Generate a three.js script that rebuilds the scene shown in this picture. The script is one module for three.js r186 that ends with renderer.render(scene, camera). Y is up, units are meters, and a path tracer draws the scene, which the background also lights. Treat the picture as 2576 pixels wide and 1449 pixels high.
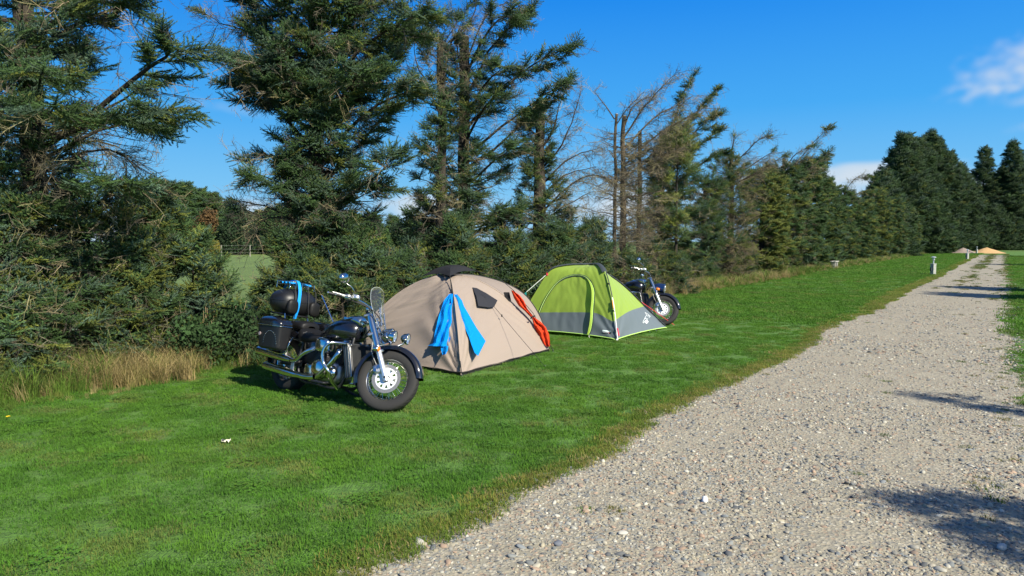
import * as THREE from 'three';
import { mergeGeometries, toCreasedNormals } from 'three/addons/utils/BufferGeometryUtils.js';
import { RoundedBoxGeometry } from 'three/addons/geometries/RoundedBoxGeometry.js';
import { createNoise2D, createNoise3D } from 'simplex-noise';

// ---------------------------------------------------------------- camera, sky, sun, exposure
const scene = new THREE.Scene();
const EYE = 1.75, FOCAL = 1800, CX = 1288, CY = 724.5, HORIZON = 605;
const PITCH = Math.atan((CY - HORIZON) / FOCAL);
const camera = new THREE.PerspectiveCamera(2 * Math.atan(CY / FOCAL) * 180 / Math.PI, 2576 / 1449, 0.05, 3000);
camera.position.set(0, EYE, 0);
camera.rotation.set(-PITCH, 0, 0);

const renderer = new THREE.WebGLRenderer({ antialias: true });
renderer.toneMapping = THREE.LinearToneMapping;
renderer.toneMappingExposure = 1.64;
renderer.shadowMap.enabled = true;
renderer.shadowMap.type = THREE.PCFSoftShadowMap;

function rng(seed) { let s = seed >>> 0; return () => { s = (s + 0x6d2b79f5) | 0; let t = Math.imul(s ^ (s >>> 15), 1 | s); t = (t + Math.imul(t ^ (t >>> 7), 61 | t)) ^ t; return ((t ^ (t >>> 14)) >>> 0) / 4294967296; }; }
const n2 = createNoise2D(rng(11)), n2b = createNoise2D(rng(23)), n3 = createNoise3D(rng(37));
const fbm = (x, y, o = 4) => { let s = 0, a = 0.5; for (let i = 0; i < o; i++) { s += a * n2(x, y); x *= 2.03; y *= 2.03; a *= 0.5; } return s; };
const clamp = THREE.MathUtils.clamp, lerp = THREE.MathUtils.lerp, sstep = THREE.MathUtils.smoothstep;
const V = (x, y, z) => new THREE.Vector3(x, y, z);

const SUN_EL = 40 * Math.PI / 180, SUN_AZ = 45 * Math.PI / 180;
const SUN = V(Math.cos(SUN_EL) * Math.cos(SUN_AZ), Math.sin(SUN_EL), Math.cos(SUN_EL) * Math.sin(SUN_AZ));
const sun = new THREE.DirectionalLight(new THREE.Color(1.0, 0.94, 0.80), 5.0);
sun.name = 'sun';
sun.position.copy(SUN).multiplyScalar(150);
sun.castShadow = true;
sun.shadow.radius = 1;
sun.shadow.mapSize.set(4096, 4096);
Object.assign(sun.shadow.camera, { left: -70, right: 70, top: 70, bottom: -70, near: 1, far: 400 });
sun.target.position.set(0, 0, -10);
scene.add(sun, sun.target);

{ // clear deep-blue sky, paler towards the horizon, with a bank of low cloud and a few wisps
  const W = 2048, H = 1024, data = new Float32Array(W * H * 4);
  const stops = [[0, 0.2301, 0.3959, 0.535], [4, 0.1231, 0.3403, 0.5564], [10, 0.0407, 0.2482, 0.5564], [18, 0.0107, 0.1605, 0.5243], [28, 0.0171, 0.1198, 0.4334], [50, 0.0428, 0.1027, 0.2782], [90, 0.0556, 0.0984, 0.214]];
  const sky = (e) => { let i = 0; while (i < stops.length - 2 && e > stops[i + 1][0]) i++; const a = stops[i], b = stops[i + 1], t = clamp((e - a[0]) / (b[0] - a[0]), 0, 1); return [1, 2, 3].map((k) => lerp(a[k], b[k], t)); };
  for (let r = 0; r < H; r++) {
    const el = ((r + 0.5) / H - 0.5) * 180, base = sky(Math.max(el, 0));
    for (let c = 0; c < W; c++) {
      const az = ((c + 0.5) / W - 0.5) * 2 * Math.PI, x = Math.cos(az), z = Math.sin(az);
      let cl = 0;
      if (el > -1 && el < 16) {
        const k = 3.2, q = n3(x * k, el * 0.28, z * k) * 0.6 + n3(x * k * 3, el * 0.6, z * k * 3) * 0.28 + n3(x * 22, el * 1.2, z * 22) * 0.14;
        const hd = (az + Math.PI / 2) * 180 / Math.PI, lie = 0.6 + 3.9 * (0.5 + 0.5 * Math.sin(az * 3 + 5.17));   // hd: degrees to the right of the view; the bank on the horizon stands higher on some sides
        const bank = sstep(q + 0.4 - Math.max(el - lie, 0) * 0.42, 0.05, 0.9) * 0.8;
        const puff = (cx, cy, sx, sy, a, tilt) => { const dx = (hd - cx), dy = el - cy - dx * tilt; return a * sstep(1 - (dx * dx) / (sx * sx) - (dy * dy) / (sy * sy) + (n3(x * 40, el * 1.1, z * 40) * 0.7 + n3(x * 95, el * 2.4, z * 95) * 0.25) * 0.6, -0.25, 1.8); };
        const p = puff(36.0, 11.4, 5.2, 2.0, 0.66, 0.20) + puff(43, 12.6, 7, 2.2, 0.7, 0.1) + puff(37.5, 8.9, 4.6, 0.7, 0.42, -0.04) + puff(32.8, 9.6, 2.2, 0.4, 0.3, 0.15) + puff(36, 7.4, 2, 0.35, 0.16, 0.15)
          + puff(-21, 9.6, 4, 0.45, 0.16, -0.12) + puff(-70, 12, 9, 1.4, 0.6, 0.05) + puff(-120, 9, 8, 1.5, 0.65, 0.1) + puff(100, 11, 9, 1.3, 0.6, 0) + puff(165, 10, 8, 1.4, 0.6, 0.05);
        cl = clamp(Math.max(bank, p), 0, 0.9);
      }
      const e = el * Math.PI / 180, cs = clamp(Math.cos(e) * x * SUN.x + Math.sin(e) * SUN.y + Math.cos(e) * z * SUN.z, 0, 1), glow = 0.9 * Math.pow(cs, 60) + 0.28 * Math.pow(cs, 8);   // air brightens round the sun
      const o = (r * W + c) * 4, white = [0.45, 0.48, 0.51];
      for (let k = 0; k < 3; k++) data[o + k] = lerp(base[k], white[k], cl) + glow * [0.75, 0.72, 0.62][k];
      data[o + 3] = 1;
    }
  }
  const t = new THREE.DataTexture(data, W, H, THREE.RGBAFormat, THREE.FloatType);
  t.mapping = THREE.EquirectangularReflectionMapping; t.magFilter = THREE.LinearFilter; t.minFilter = THREE.LinearFilter; t.needsUpdate = true;
  scene.background = t; scene.environment = t;
}

// ---------------------------------------------------------------- helpers
const XAX = V(1, 0, 0), YAX = V(0, 1, 0);
const ray = (px, py) => V((px - CX) / FOCAL, -(py - CY) / FOCAL, -1).applyAxisAngle(XAX, -PITCH);
const at = (px, py, d) => { const r = ray(px, py); return V(0, EYE, 0).addScaledVector(r, -d / r.z); };        // a point of the place, d metres ahead
const ground = (px, py) => { const r = ray(px, py); return V(0, EYE, 0).addScaledVector(r, -EYE / r.y); };
// the track runs off to the right: u along it, v to its right
const RA = 34.6 * Math.PI / 180, UX = Math.sin(RA), UZ = -Math.cos(RA), VX = Math.cos(RA), VZ = Math.sin(RA);
const uv2w = (u, v) => [UX * u + VX * v, UZ * u + VZ * v];
const w2uv = (x, z) => [UX * x + UZ * z, VX * x + VZ * z];
const ROAD_L = (u) => -2.83 + 0.16 * fbm(u * 0.55, 3.1, 4) + 0.05 * n2(u * 4.1, 9) + 0.16 * n2(u * 0.11, 4);
const ROAD_R = (u) => 0.12 + 0.28 * (1 - sstep(u, 6, 16)) + 0.3 * fbm(u * 0.35, 13.1, 4) + 0.08 * n2(u * 3.7, 2);

const names = {};
function numbered(n) { const k = names[n] = (names[n] ?? -1) + 1; return k ? n + '_' + String(k).padStart(3, '0') : n; }
function shade(o) { o.traverse((m) => { if (m.isMesh) { m.castShadow = true; m.receiveShadow = true; } }); return o; }
function tag(o, label, category, group, kind) { Object.assign(o.userData, { label, category }); if (group) o.userData.group = group; if (kind) o.userData.kind = kind; return o; }
function thing(name, label, category, p = V(0, 0, 0), turn = 0, group) { const o = new THREE.Group(); o.name = numbered(name); o.position.copy(p); o.rotation.y = turn; tag(o, label, category, group); scene.add(o); return o; }
function mesh(name, geo, mat, parent) { const m = new THREE.Mesh(geo, mat); m.name = parent === scene ? numbered(name) : name; m.castShadow = m.receiveShadow = true; parent.add(m); return m; }
function structure(name, geo, mat, label) { const m = mesh(name, geo, mat, scene); m.userData.kind = 'structure'; if (label) m.userData.label = label; return m; }
function merge(list) {
  const l = list.map((g) => { const k = g.index ? g.toNonIndexed() : g.clone(); for (const a of Object.keys(k.attributes)) if (!['position', 'normal', 'uv'].includes(a)) k.deleteAttribute(a); if (!k.attributes.uv) k.setAttribute('uv', new THREE.BufferAttribute(new Float32Array(k.attributes.position.count * 2), 2)); return k; });
  return mergeGeometries(l);
}
const std = (r, g, b, rough = 0.8, metal = 0, extra = {}) => { const m = new THREE.MeshStandardMaterial({ roughness: rough, metalness: metal, side: THREE.DoubleSide, ...extra }); m.color.setRGB(r, g, b); return m; };
const phys = (r, g, b, o) => { const m = new THREE.MeshPhysicalMaterial({ side: THREE.DoubleSide, ...o }); m.color.setRGB(r, g, b); return m; };
function tex(size, fn, srgb = true, repeat = 1) {
  const d = new Uint8Array(size * size * 4);
  for (let y = 0; y < size; y++) for (let x = 0; x < size; x++) { const c = fn(x / size, y / size, x, y), o = (y * size + x) * 4; for (let k = 0; k < 3; k++) d[o + k] = clamp(Array.isArray(c) ? c[k] : c, 0, 1) * 255; d[o + 3] = 255; }
  const t = new THREE.DataTexture(d, size, size); t.wrapS = t.wrapT = THREE.RepeatWrapping; t.magFilter = THREE.LinearFilter; t.minFilter = THREE.LinearMipmapLinearFilter; t.generateMipmaps = true;
  if (srgb) t.colorSpace = THREE.SRGBColorSpace; t.repeat.set(repeat, repeat); t.needsUpdate = true; return t;
}
const l2s = (c) => c <= 0.0031308 ? c * 12.92 : 1.055 * Math.pow(c, 1 / 2.4) - 0.055;
// tiling noise: simplex on a torus
function torusNoise(seed) { const n = createNoise3D(rng(seed)), m = createNoise3D(rng(seed + 1)); return (u, v, f) => { const a = u * 2 * Math.PI, b = v * 2 * Math.PI, r = f / (2 * Math.PI); return 0.62 * (n(Math.cos(a) * r, Math.sin(a) * r, Math.cos(b) * r) + m(Math.sin(b) * r, Math.cos(a) * r + 7, Math.sin(b + 1) * r)); }; }
const tn = torusNoise(91);
const tfbm = (u, v, f, o = 4) => { let s = 0, a = 0.55; for (let i = 0; i < o; i++) { s += a * tn(u, v, f); f *= 2; a *= 0.55; } return s; };

// tapered tube along points; radii r0..r1
function tube(pts, r0, r1, sides = 5, ends = true) {
  const n = pts.length, pos = [], nor = [], uv = [], idx = [], t = V(0, 0, 0), a = V(0, 0, 0), b = V(0, 0, 0); let up = V(0.31, 0.9, 0.17).normalize(), len = 0;
  for (let i = 0; i < n; i++) {
    t.subVectors(pts[Math.min(i + 1, n - 1)], pts[Math.max(i - 1, 0)]).normalize();
    if (Math.abs(t.dot(up)) > 0.95) up = V(0.9, 0.1, 0.4).normalize();
    a.crossVectors(t, up).normalize(); b.crossVectors(a, t).normalize(); up.copy(b);
    if (i) len += pts[i].distanceTo(pts[i - 1]);
    const r = Array.isArray(r0) ? r0[i] : lerp(r0, r1, i / (n - 1));
    for (let k = 0; k <= sides; k++) { const w = k / sides * 2 * Math.PI, c = Math.cos(w), s = Math.sin(w); nor.push(a.x * c + b.x * s, a.y * c + b.y * s, a.z * c + b.z * s); pos.push(pts[i].x + r * nor[nor.length - 3], pts[i].y + r * nor[nor.length - 2], pts[i].z + r * nor[nor.length - 1]); uv.push(k / sides, len); }
  }
  const w = sides + 1;
  for (let i = 0; i < n - 1; i++) for (let k = 0; k < sides; k++) { const p = i * w + k; idx.push(p, p + w, p + 1, p + 1, p + w, p + w + 1); }
  if (ends) for (const i of [0, n - 1]) { const c = pos.length / 3, d = pts[i].clone().sub(pts[i ? n - 2 : 1]).normalize(); pos.push(pts[i].x, pts[i].y, pts[i].z); nor.push(d.x, d.y, d.z); uv.push(0.5, 0.5); const s0 = c + 1; for (let k = 0; k <= sides; k++) { const q = (i * w + k) * 3; pos.push(pos[q], pos[q + 1], pos[q + 2]); nor.push(d.x, d.y, d.z); uv.push(0.5, 0.5); } for (let k = 0; k < sides; k++) i ? idx.push(c, s0 + k, s0 + k + 1) : idx.push(c, s0 + k + 1, s0 + k); }
  const g = new THREE.BufferGeometry(); g.setAttribute('position', new THREE.Float32BufferAttribute(pos, 3)); g.setAttribute('normal', new THREE.Float32BufferAttribute(nor, 3)); g.setAttribute('uv', new THREE.Float32BufferAttribute(uv, 2)); g.setIndex(idx); return g;
}
const spline = (pts, n) => new THREE.CatmullRomCurve3(pts, false, 'centripetal').getPoints(n);
// a sheet through fn(s, t) -> Vector3, s and t from 0 to 1
function sheet(fn, ns, nt, uvScale = [1, 1]) {
  const pos = [], uv = [], idx = [];
  for (let j = 0; j <= nt; j++) for (let i = 0; i <= ns; i++) { const p = fn(i / ns, j / nt); pos.push(p.x, p.y, p.z); uv.push(i / ns * uvScale[0], j / nt * uvScale[1]); }
  for (let j = 0; j < nt; j++) for (let i = 0; i < ns; i++) { const a = j * (ns + 1) + i; idx.push(a, a + 1, a + ns + 1, a + 1, a + ns + 2, a + ns + 1); }
  const g = new THREE.BufferGeometry(); g.setAttribute('position', new THREE.Float32BufferAttribute(pos, 3)); g.setAttribute('uv', new THREE.Float32BufferAttribute(uv, 2)); g.setIndex(idx); g.computeVertexNormals(); return g;
}
class Bag { // collects placed copies of one small geometry
  constructor() { this.m = []; this.c = []; }
  add(p, q, s, c) { M.compose(p, q, s); for (let i = 0; i < 16; i++) this.m.push(M.elements[i]); this.c.push(c[0], c[1], c[2]); }
  build(name, geo, mat, parent, kind = 'stuff') {
    const n = this.c.length / 3; if (!n) return null;
    const o = new THREE.InstancedMesh(geo, mat, n); o.instanceMatrix.array.set(this.m); o.instanceColor = new THREE.InstancedBufferAttribute(new Float32Array(this.c), 3);
    o.name = parent === scene ? numbered(name) : name; o.castShadow = o.receiveShadow = true; o.userData.kind = kind; parent.add(o); return o;
  }
}
const M = new THREE.Matrix4(), Q = new THREE.Quaternion(), E = new THREE.Euler();
// ---------------------------------------------------------------- ground, lawn, track
const lawnNoise = (x, z) => fbm(x * 0.45, z * 0.45, 4), wearNoise = (x, z) => fbm(x * 0.9 + 40, z * 0.9 + 7, 4);
{
  const soil = tex(1024, (u, v) => { const a = tfbm(u, v, 6, 5), b = tfbm(u + 0.37, v + 0.11, 60, 3), c = tfbm(v + 0.2, u + 0.6, 160, 2); const k = 1 + 0.28 * a + 0.45 * b + 0.4 * c, y = clamp(0.5 + a * 0.6, 0, 1); return [l2s(lerp(0.060, 0.090, y) * k), l2s(lerp(0.135, 0.150, y) * k), l2s(lerp(0.016, 0.022, y) * k)]; });
  const bump = tex(512, (u, v) => 0.5 + 0.4 * tfbm(u, v, 70, 3), false);
  soil.repeat.set(0.45, 0.45); bump.repeat.set(0.9, 0.9);
  const mat = std(1, 1, 1, 0.95, 0, { map: soil, bumpMap: bump, bumpScale: 0.03 });
  const S = 900, g = new THREE.PlaneGeometry(2 * S, 2 * S, 60, 60); g.rotateX(-Math.PI / 2);
  const p = g.attributes.position, uv = g.attributes.uv; for (let i = 0; i < p.count; i++) uv.setXY(i, p.getX(i), p.getZ(i));
  structure('ground', g, mat, 'wide grassy ground reaching the horizon');

  // the mown lawn between hedge and track: a sheet of short turf with mowing tone and worn patches
  const lawnMap = tex(2048, (u, v) => { const a = tfbm(u, v, 5, 5), b = tfbm(u + 0.3, v + 0.5, 46, 3), c = tfbm(v, u, 190, 2), w = sstep(tfbm(u + 0.7, v + 0.2, 9, 4), 0.30, 0.8), k = 1 + 0.16 * a + 0.34 * b + 0.5 * c; return [l2s(lerp(0.075, 0.150, w) * k), l2s(lerp(0.165, 0.170, w) * k), l2s(lerp(0.018, 0.040, w) * k)]; });
  lawnMap.repeat.set(0.16, 0.16);
  const lawnMat = std(1, 1, 1, 0.9, 0, { map: lawnMap, bumpMap: bump, bumpScale: 0.025 });
  const strip = (u0, u1, f, y, nu, nv) => { const gg = sheet((s, t) => { const u = lerp(u0, u1, s), [a, b] = f(u), v = lerp(a, b, t), [x, z] = uv2w(u, v); return V(x, y, z); }, nu, nv); const pp = gg.attributes.position, qq = gg.attributes.uv; for (let i = 0; i < pp.count; i++) qq.setXY(i, pp.getX(i), pp.getZ(i)); return gg; };
  structure('lawn', strip(-14, 135, () => [-8.8, -2.6], 0.006, 150, 6), lawnMat, 'mown green lawn between the spruce hedge and the gravel track');
  structure('verge', strip(-14, 135, () => [-0.05, 14], 0.006, 150, 6), lawnMat, 'mown grass verge along the far side of the gravel track');

  // far paddock beyond the hedge: paler cropped grass
  const fieldMap = tex(512, (u, v) => { const a = tfbm(u, v, 4, 4), b = tfbm(u + 0.4, v, 40, 3), k = 1 + 0.2 * a + 0.25 * b; return [l2s(0.135 * k), l2s(0.20 * k), l2s(0.04 * k)]; });
  fieldMap.repeat.set(0.05, 0.05);
  const fg = sheet((s, t) => { const u = lerp(-60, 130, s), v = lerp(-150, -13, t), [x, z] = uv2w(u, v); return V(x, 0.005 + 0.03 * n2(x * 0.05, z * 0.05) * 0.1, z); }, 40, 30);
  { const pp = fg.attributes.position, qq = fg.attributes.uv; for (let i = 0; i < pp.count; i++) qq.setXY(i, pp.getX(i), pp.getZ(i)); }
  structure('field', fg, std(1, 1, 1, 0.95, 0, { map: fieldMap, bumpMap: bump, bumpScale: 0.05 }), 'pale green paddock beyond the spruces');

  // gravel track
  const cells = (() => { const r = rng(5), n = 64, pts = []; for (let i = 0; i < n * n; i++) pts.push([r(), r(), r(), r()]); return (u, v, f) => { const x = u * n * f, y = v * n * f, ix = Math.floor(x), iy = Math.floor(y); let best = 9, id = 0; const w = n * f; for (let j = -1; j <= 1; j++) for (let i = -1; i <= 1; i++) { const gx = ((ix + i) % w + w) % w, gy = ((iy + j) % w + w) % w, p = pts[((gy * 7 + gx * 13 + gx * gy) % (n * n))], dx = ix + i + p[0] - x, dy = iy + j + p[1] - y, d = (dx * dx + dy * dy) / (0.25 + p[2]); if (d < best) { best = d; id = p; } } return [Math.sqrt(best), id]; }; })();
  const tones = [[0.31, 0.27, 0.19], [0.26, 0.235, 0.18], [0.19, 0.18, 0.155], [0.37, 0.32, 0.23], [0.31, 0.23, 0.155], [0.21, 0.185, 0.14], [0.34, 0.29, 0.195], [0.41, 0.37, 0.28]];
  const gravelMap = tex(1024, (u, v) => { const [d, id] = cells(u, v, 1), a = tfbm(u, v, 5, 4), f = tfbm(u + 0.3, v + 0.2, 150, 2), sand = [0.272, 0.246, 0.178], t = tones[Math.floor(id[3] * 8) % 8], k = d < 0.62 && id[2] > 0.25 ? 0.75 : 0, m = 1 + 0.13 * a + 0.22 * f; return sand.map((s, i) => l2s(lerp(s, t[i], k) * m)); });
  const gravelBump = tex(1024, (u, v) => { const [d, id] = cells(u, v, 1); return (id[2] > 0.25 ? Math.max(0, 0.75 - d * d * 1.3) : 0.2) + 0.12 * tfbm(u, v, 120, 2); }, false);
  gravelMap.repeat.set(0.72, 0.72); gravelBump.repeat.set(0.72, 0.72);
  const gravelMat = std(1, 1, 1, 0.95, 0, { map: gravelMap, bumpMap: gravelBump, bumpScale: 0.005 });
  structure('gravel_track', strip(-8, 103, (u) => [ROAD_L(u), ROAD_R(u)], 0.012, 900, 8), gravelMat, 'pale pebbly gravel track with two wheel lanes');
}

// short blades of turf: a patch of bent blades is copied over the lawn
function turfPatch(seed, n, R, h0, h1, w) {
  const r = rng(seed), pos = [], idx = [];
  for (let i = 0; i < n; i++) {
    const a = r() * 6.283, d = R * Math.sqrt(r()), x = Math.cos(a) * d, z = Math.sin(a) * d, h = lerp(h0, h1, r()), t = r() * 6.283, lean = (0.25 + 0.9 * r()) * h, ww = w * (0.6 + 0.8 * r()), cx = Math.cos(t), cz = Math.sin(t), b = pos.length / 3;
    const P = (k, s) => pos.push(x + cx * lean * k * k - cz * ww * s, h * k * (1 - 0.25 * k), z + cz * lean * k * k + cx * ww * s);
    P(-0.15, 1); P(-0.15, -1); P(0.55, 0.8); P(0.55, -0.8); P(1, 0);
    idx.push(b, b + 1, b + 2, b + 1, b + 3, b + 2, b + 2, b + 3, b + 4);
  }
  const g = new THREE.BufferGeometry(); g.setAttribute('position', new THREE.Float32BufferAttribute(pos, 3)); g.setIndex(idx); return g;
}
function cloverPatch(seed, n, R) {
  const r = rng(seed), pos = [], idx = [];
  for (let i = 0; i < n; i++) {
    const a = r() * 6.283, d = R * Math.sqrt(r()), x = Math.cos(a) * d, z = Math.sin(a) * d, y = 0.010 + 0.016 * r(), s = 0.005 + 0.004 * r(), t0 = r() * 6.283;
    for (let k = 0; k < 3; k++) { const t = t0 + k * 2.094, b = pos.length / 3, lx = Math.cos(t), lz = Math.sin(t), til = (r() - 0.5) * 0.8; const P = (f, q, up) => { pos.push(x + lx * f * s - lz * q * s, y + up * s + til * q * s, z + lz * f * s + lx * q * s); }; P(0, 0, 0); P(1.2, 0.9, 0.4); P(2, 0, 0.5); P(1.2, -0.9, 0.4); idx.push(b, b + 1, b + 2, b, b + 2, b + 3); }
  }
  const g = new THREE.BufferGeometry(); g.setAttribute('position', new THREE.Float32BufferAttribute(pos, 3)); g.setIndex(idx); return g;
}
const bladeMat = phys(1, 1, 1, { roughness: 0.95, specularIntensity: 0.25, transmission: 0.4, thickness: 0 });
{
  const r = rng(77), bags = [new Bag(), new Bag(), new Bag()], edge = new Bag(), clover = new Bag(), weeds = new Bag();
  const geos = [turfPatch(1, 170, 0.13, 0.014, 0.033, 0.0022), turfPatch(2, 170, 0.13, 0.012, 0.028, 0.0022), turfPatch(3, 90, 0.2, 0.02, 0.04, 0.0045)];
  const edgeGeo = turfPatch(4, 70, 0.1, 0.014, 0.05, 0.0022), cloverGeo = cloverPatch(5, 70, 0.14), weedGeo = turfPatch(6, 60, 0.07, 0.008, 0.028, 0.0024);
  const frus = (x, z, m) => { const d = -z; return d > 2.6 && Math.abs(x) < d * 0.7156 + m; };
  const tone = (x, z) => { const a = lawnNoise(x, z) + 0.9 * n2b(x * 2.7, z * 2.7) * 0.5, w = sstep(wearNoise(x, z) + 0.25 * n2(x * 5, z * 5), 0.10, 0.55), j = 0.8 + 0.4 * r(); return [lerp(0.086, 0.170, w) * j * (1 + 0.26 * a), lerp(0.206, 0.208, w) * j * (1 + 0.13 * a), lerp(0.019, 0.050, w) * j]; };
  const put = (bag, x, z, s, c, y = 0.006) => { Q.setFromEuler(E.set((r() - 0.5) * 0.25, r() * 6.283, (r() - 0.5) * 0.25)); bag.add(V(x, y, z), Q, V(s, s * (0.75 + 0.5 * r()), s), c); };
  // near lawn by area, thinner and coarser with distance
  for (let u = -6; u < 118; u += 0.5) {
    const [mx, mz] = uv2w(u, -5), d = Math.hypot(mx, mz), per = d < 8 ? 75 : d < 14 ? 55 : d < 26 ? 30 : d < 50 ? 12 : 6, coarse = d > 16, v0 = -8.9, v1 = -2.7, n = Math.round(0.5 * (v1 - v0) * per);
    for (let i = 0; i < n; i++) {
      const uu = u + r() * 0.5, v = lerp(v0, v1, r()), [x, z] = uv2w(uu, v); if (!frus(x, z, 0.6) || v > ROAD_L(uu) - 0.03) continue;
      if (wearNoise(x, z) > 0.45 && r() < 0.45) continue;
      const c = tone(x, z); put(bags[coarse ? 2 : r() < 0.5 ? 0 : 1], x, z, coarse ? (d > 40 ? 2.2 : 1.4) : 0.85 + 0.4 * r(), c);
      if (!coarse && n2b(x * 1.3, z * 1.3) > 0.1 && r() < 0.08) put(clover, x, z, 0.7 + 0.4 * r(), [0.08 + 0.03 * r(), 0.19 + 0.05 * r(), 0.020]);
    }
    // left of the lawn, under the hedge's edge, the turf goes on
  }
  // verge on the far side
  for (let u = 2; u < 100; u += 0.5) { const [mx, mz] = uv2w(u, 1), d = Math.hypot(mx, mz), per = d < 14 ? 50 : d < 30 ? 25 : 8; for (let i = 0; i < per; i++) { const uu = u + r() * 0.5, v = 0.1 + 2.2 * r(), [x, z] = uv2w(uu, v); if (!frus(x, z, 0.3) || v < ROAD_R(uu)) continue; put(bags[d > 16 ? 2 : 0], x, z, d > 16 ? 1.5 : 1, tone(x, z)); } }
  // dry longer tufts where turf meets gravel, and weeds in the gravel
  for (let u = 0; u < 100; u += 0.04) { const [mx, mz] = uv2w(u, -2.8), d = Math.hypot(mx, mz), n = d < 12 ? 3 : d < 30 ? 2 : 1; for (let i = 0; i < n; i++) { const uu = u + r() * 0.04, v = ROAD_L(uu) + 0.07 - 0.3 * r() * r() + 0.1 * r() * r(), [x, z] = uv2w(uu, v); if (!frus(x, z, 0.3)) continue; const q = r(), j = 0.75 + 0.5 * r(); put(edge, x, z, (d > 20 ? 1.4 : 0.7) + 0.5 * r(), q < 0.3 ? [0.25 * j, 0.245 * j, 0.05 * j] : q < 0.9 ? [0.13 * j, 0.20 * j, 0.024 * j] : [0.34 * j, 0.27 * j, 0.11 * j], 0.01); } }
  for (let u = 1; u < 112; u += 0.1) {
    const [mx, mz] = uv2w(u, -1.4), d = Math.hypot(mx, mz), n = d < 14 ? 9 : 7;
    for (let i = 0; i < n; i++) {
      const uu = u + 0.1 * r(), v = lerp(-2.8, 0.3, r()), [x, z] = uv2w(uu, v); if (!frus(x, z, 0.3)) continue;
      const mid = Math.exp(-((v + 1.35) ** 2) / 0.16) * sstep(uu, 14, 60) * (0.72 + 0.6 * n2(uu * 0.16, 31)), side = sstep(v, -0.75, 0.25), p = n2b(x * 0.9 + 5, z * 0.9) * 0.6 + n2(x * 3.1, z * 3.1) * 0.5;
      if (p + mid * 1.5 + side * 0.75 < 0.54 + 0.5 * r()) continue;
      const j = 0.7 + 0.6 * r(); put(weeds, x, z, (0.5 + 0.7 * r()) * (d > 25 ? 2 : 1), r() < 0.55 ? [0.17 * j, 0.165 * j, 0.045 * j] : [0.085 * j, 0.15 * j, 0.025 * j], 0.012);
    }
  }
  const g1 = bags[0].build('grass', geos[0], bladeMat, scene); tag(g1, 'short mown green grass blades over the near lawn', 'grass', null, 'stuff');
  tag(bags[1].build('grass', geos[1], bladeMat, scene), 'shorter grass blades mixed through the near lawn', 'grass', null, 'stuff');
  tag(bags[2].build('grass', geos[2], bladeMat, scene), 'mown grass of the far lawn beside the track', 'grass', null, 'stuff');
  tag(clover.build('clover', cloverGeo, bladeMat, scene), 'low green clover leaves growing in the lawn', 'clover', null, 'stuff');
  tag(edge.build('grass', edgeGeo, bladeMat, scene), 'yellowed dry grass tufts along the gravel edge', 'grass', null, 'stuff');
  tag(weeds.build('weeds', weedGeo, bladeMat, scene), 'small yellow green weeds growing in the gravel', 'weeds', null, 'stuff');
}

// pebbles
function pebbleGeo(seed, flat) {
  const g = new THREE.IcosahedronGeometry(1, 1), m = mergeIco(g), p = m.attributes.position, r = rng(seed), o = r() * 50;
  for (let i = 0; i < p.count; i++) { const v = V(p.getX(i), p.getY(i), p.getZ(i)).normalize(), k = 1 + 0.24 * n3(v.x * 1.1 + o, v.y * 1.1, v.z * 1.1) + 0.08 * n3(v.x * 2.6, v.y * 2.6 + o, v.z * 2.6); p.setXYZ(i, v.x * k * (1.05 + 0.25 * flat), v.y * k * (0.75 - 0.3 * flat), v.z * k * 0.85); }
  m.computeVertexNormals(); return m;
}
function mergeIco(g) { const map = new Map(), pos = [], idx = [], p = g.attributes.position; for (let i = 0; i < p.count; i++) { const k = [p.getX(i), p.getY(i), p.getZ(i)].map((x) => Math.round(x * 1e4)).join(); if (!map.has(k)) { map.set(k, pos.length / 3); pos.push(p.getX(i), p.getY(i), p.getZ(i)); } idx.push(map.get(k)); } const m = new THREE.BufferGeometry(); m.setAttribute('position', new THREE.Float32BufferAttribute(pos, 3)); m.setIndex(idx); return m; }
const stoneMat = std(1, 1, 1, 0.85);
const STONES = [[0.31, 0.27, 0.195], [0.24, 0.22, 0.175], [0.16, 0.16, 0.15], [0.36, 0.315, 0.235], [0.33, 0.225, 0.155], [0.10, 0.10, 0.10], [0.33, 0.28, 0.19], [0.45, 0.41, 0.33], [0.20, 0.20, 0.185], [0.25, 0.18, 0.13], [0.27, 0.245, 0.20], [0.19, 0.195, 0.19], [0.30, 0.26, 0.20]];
const pebbles = [0, 1, 2, 3].map((k) => pebbleGeo(100 + k, k / 3));
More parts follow.
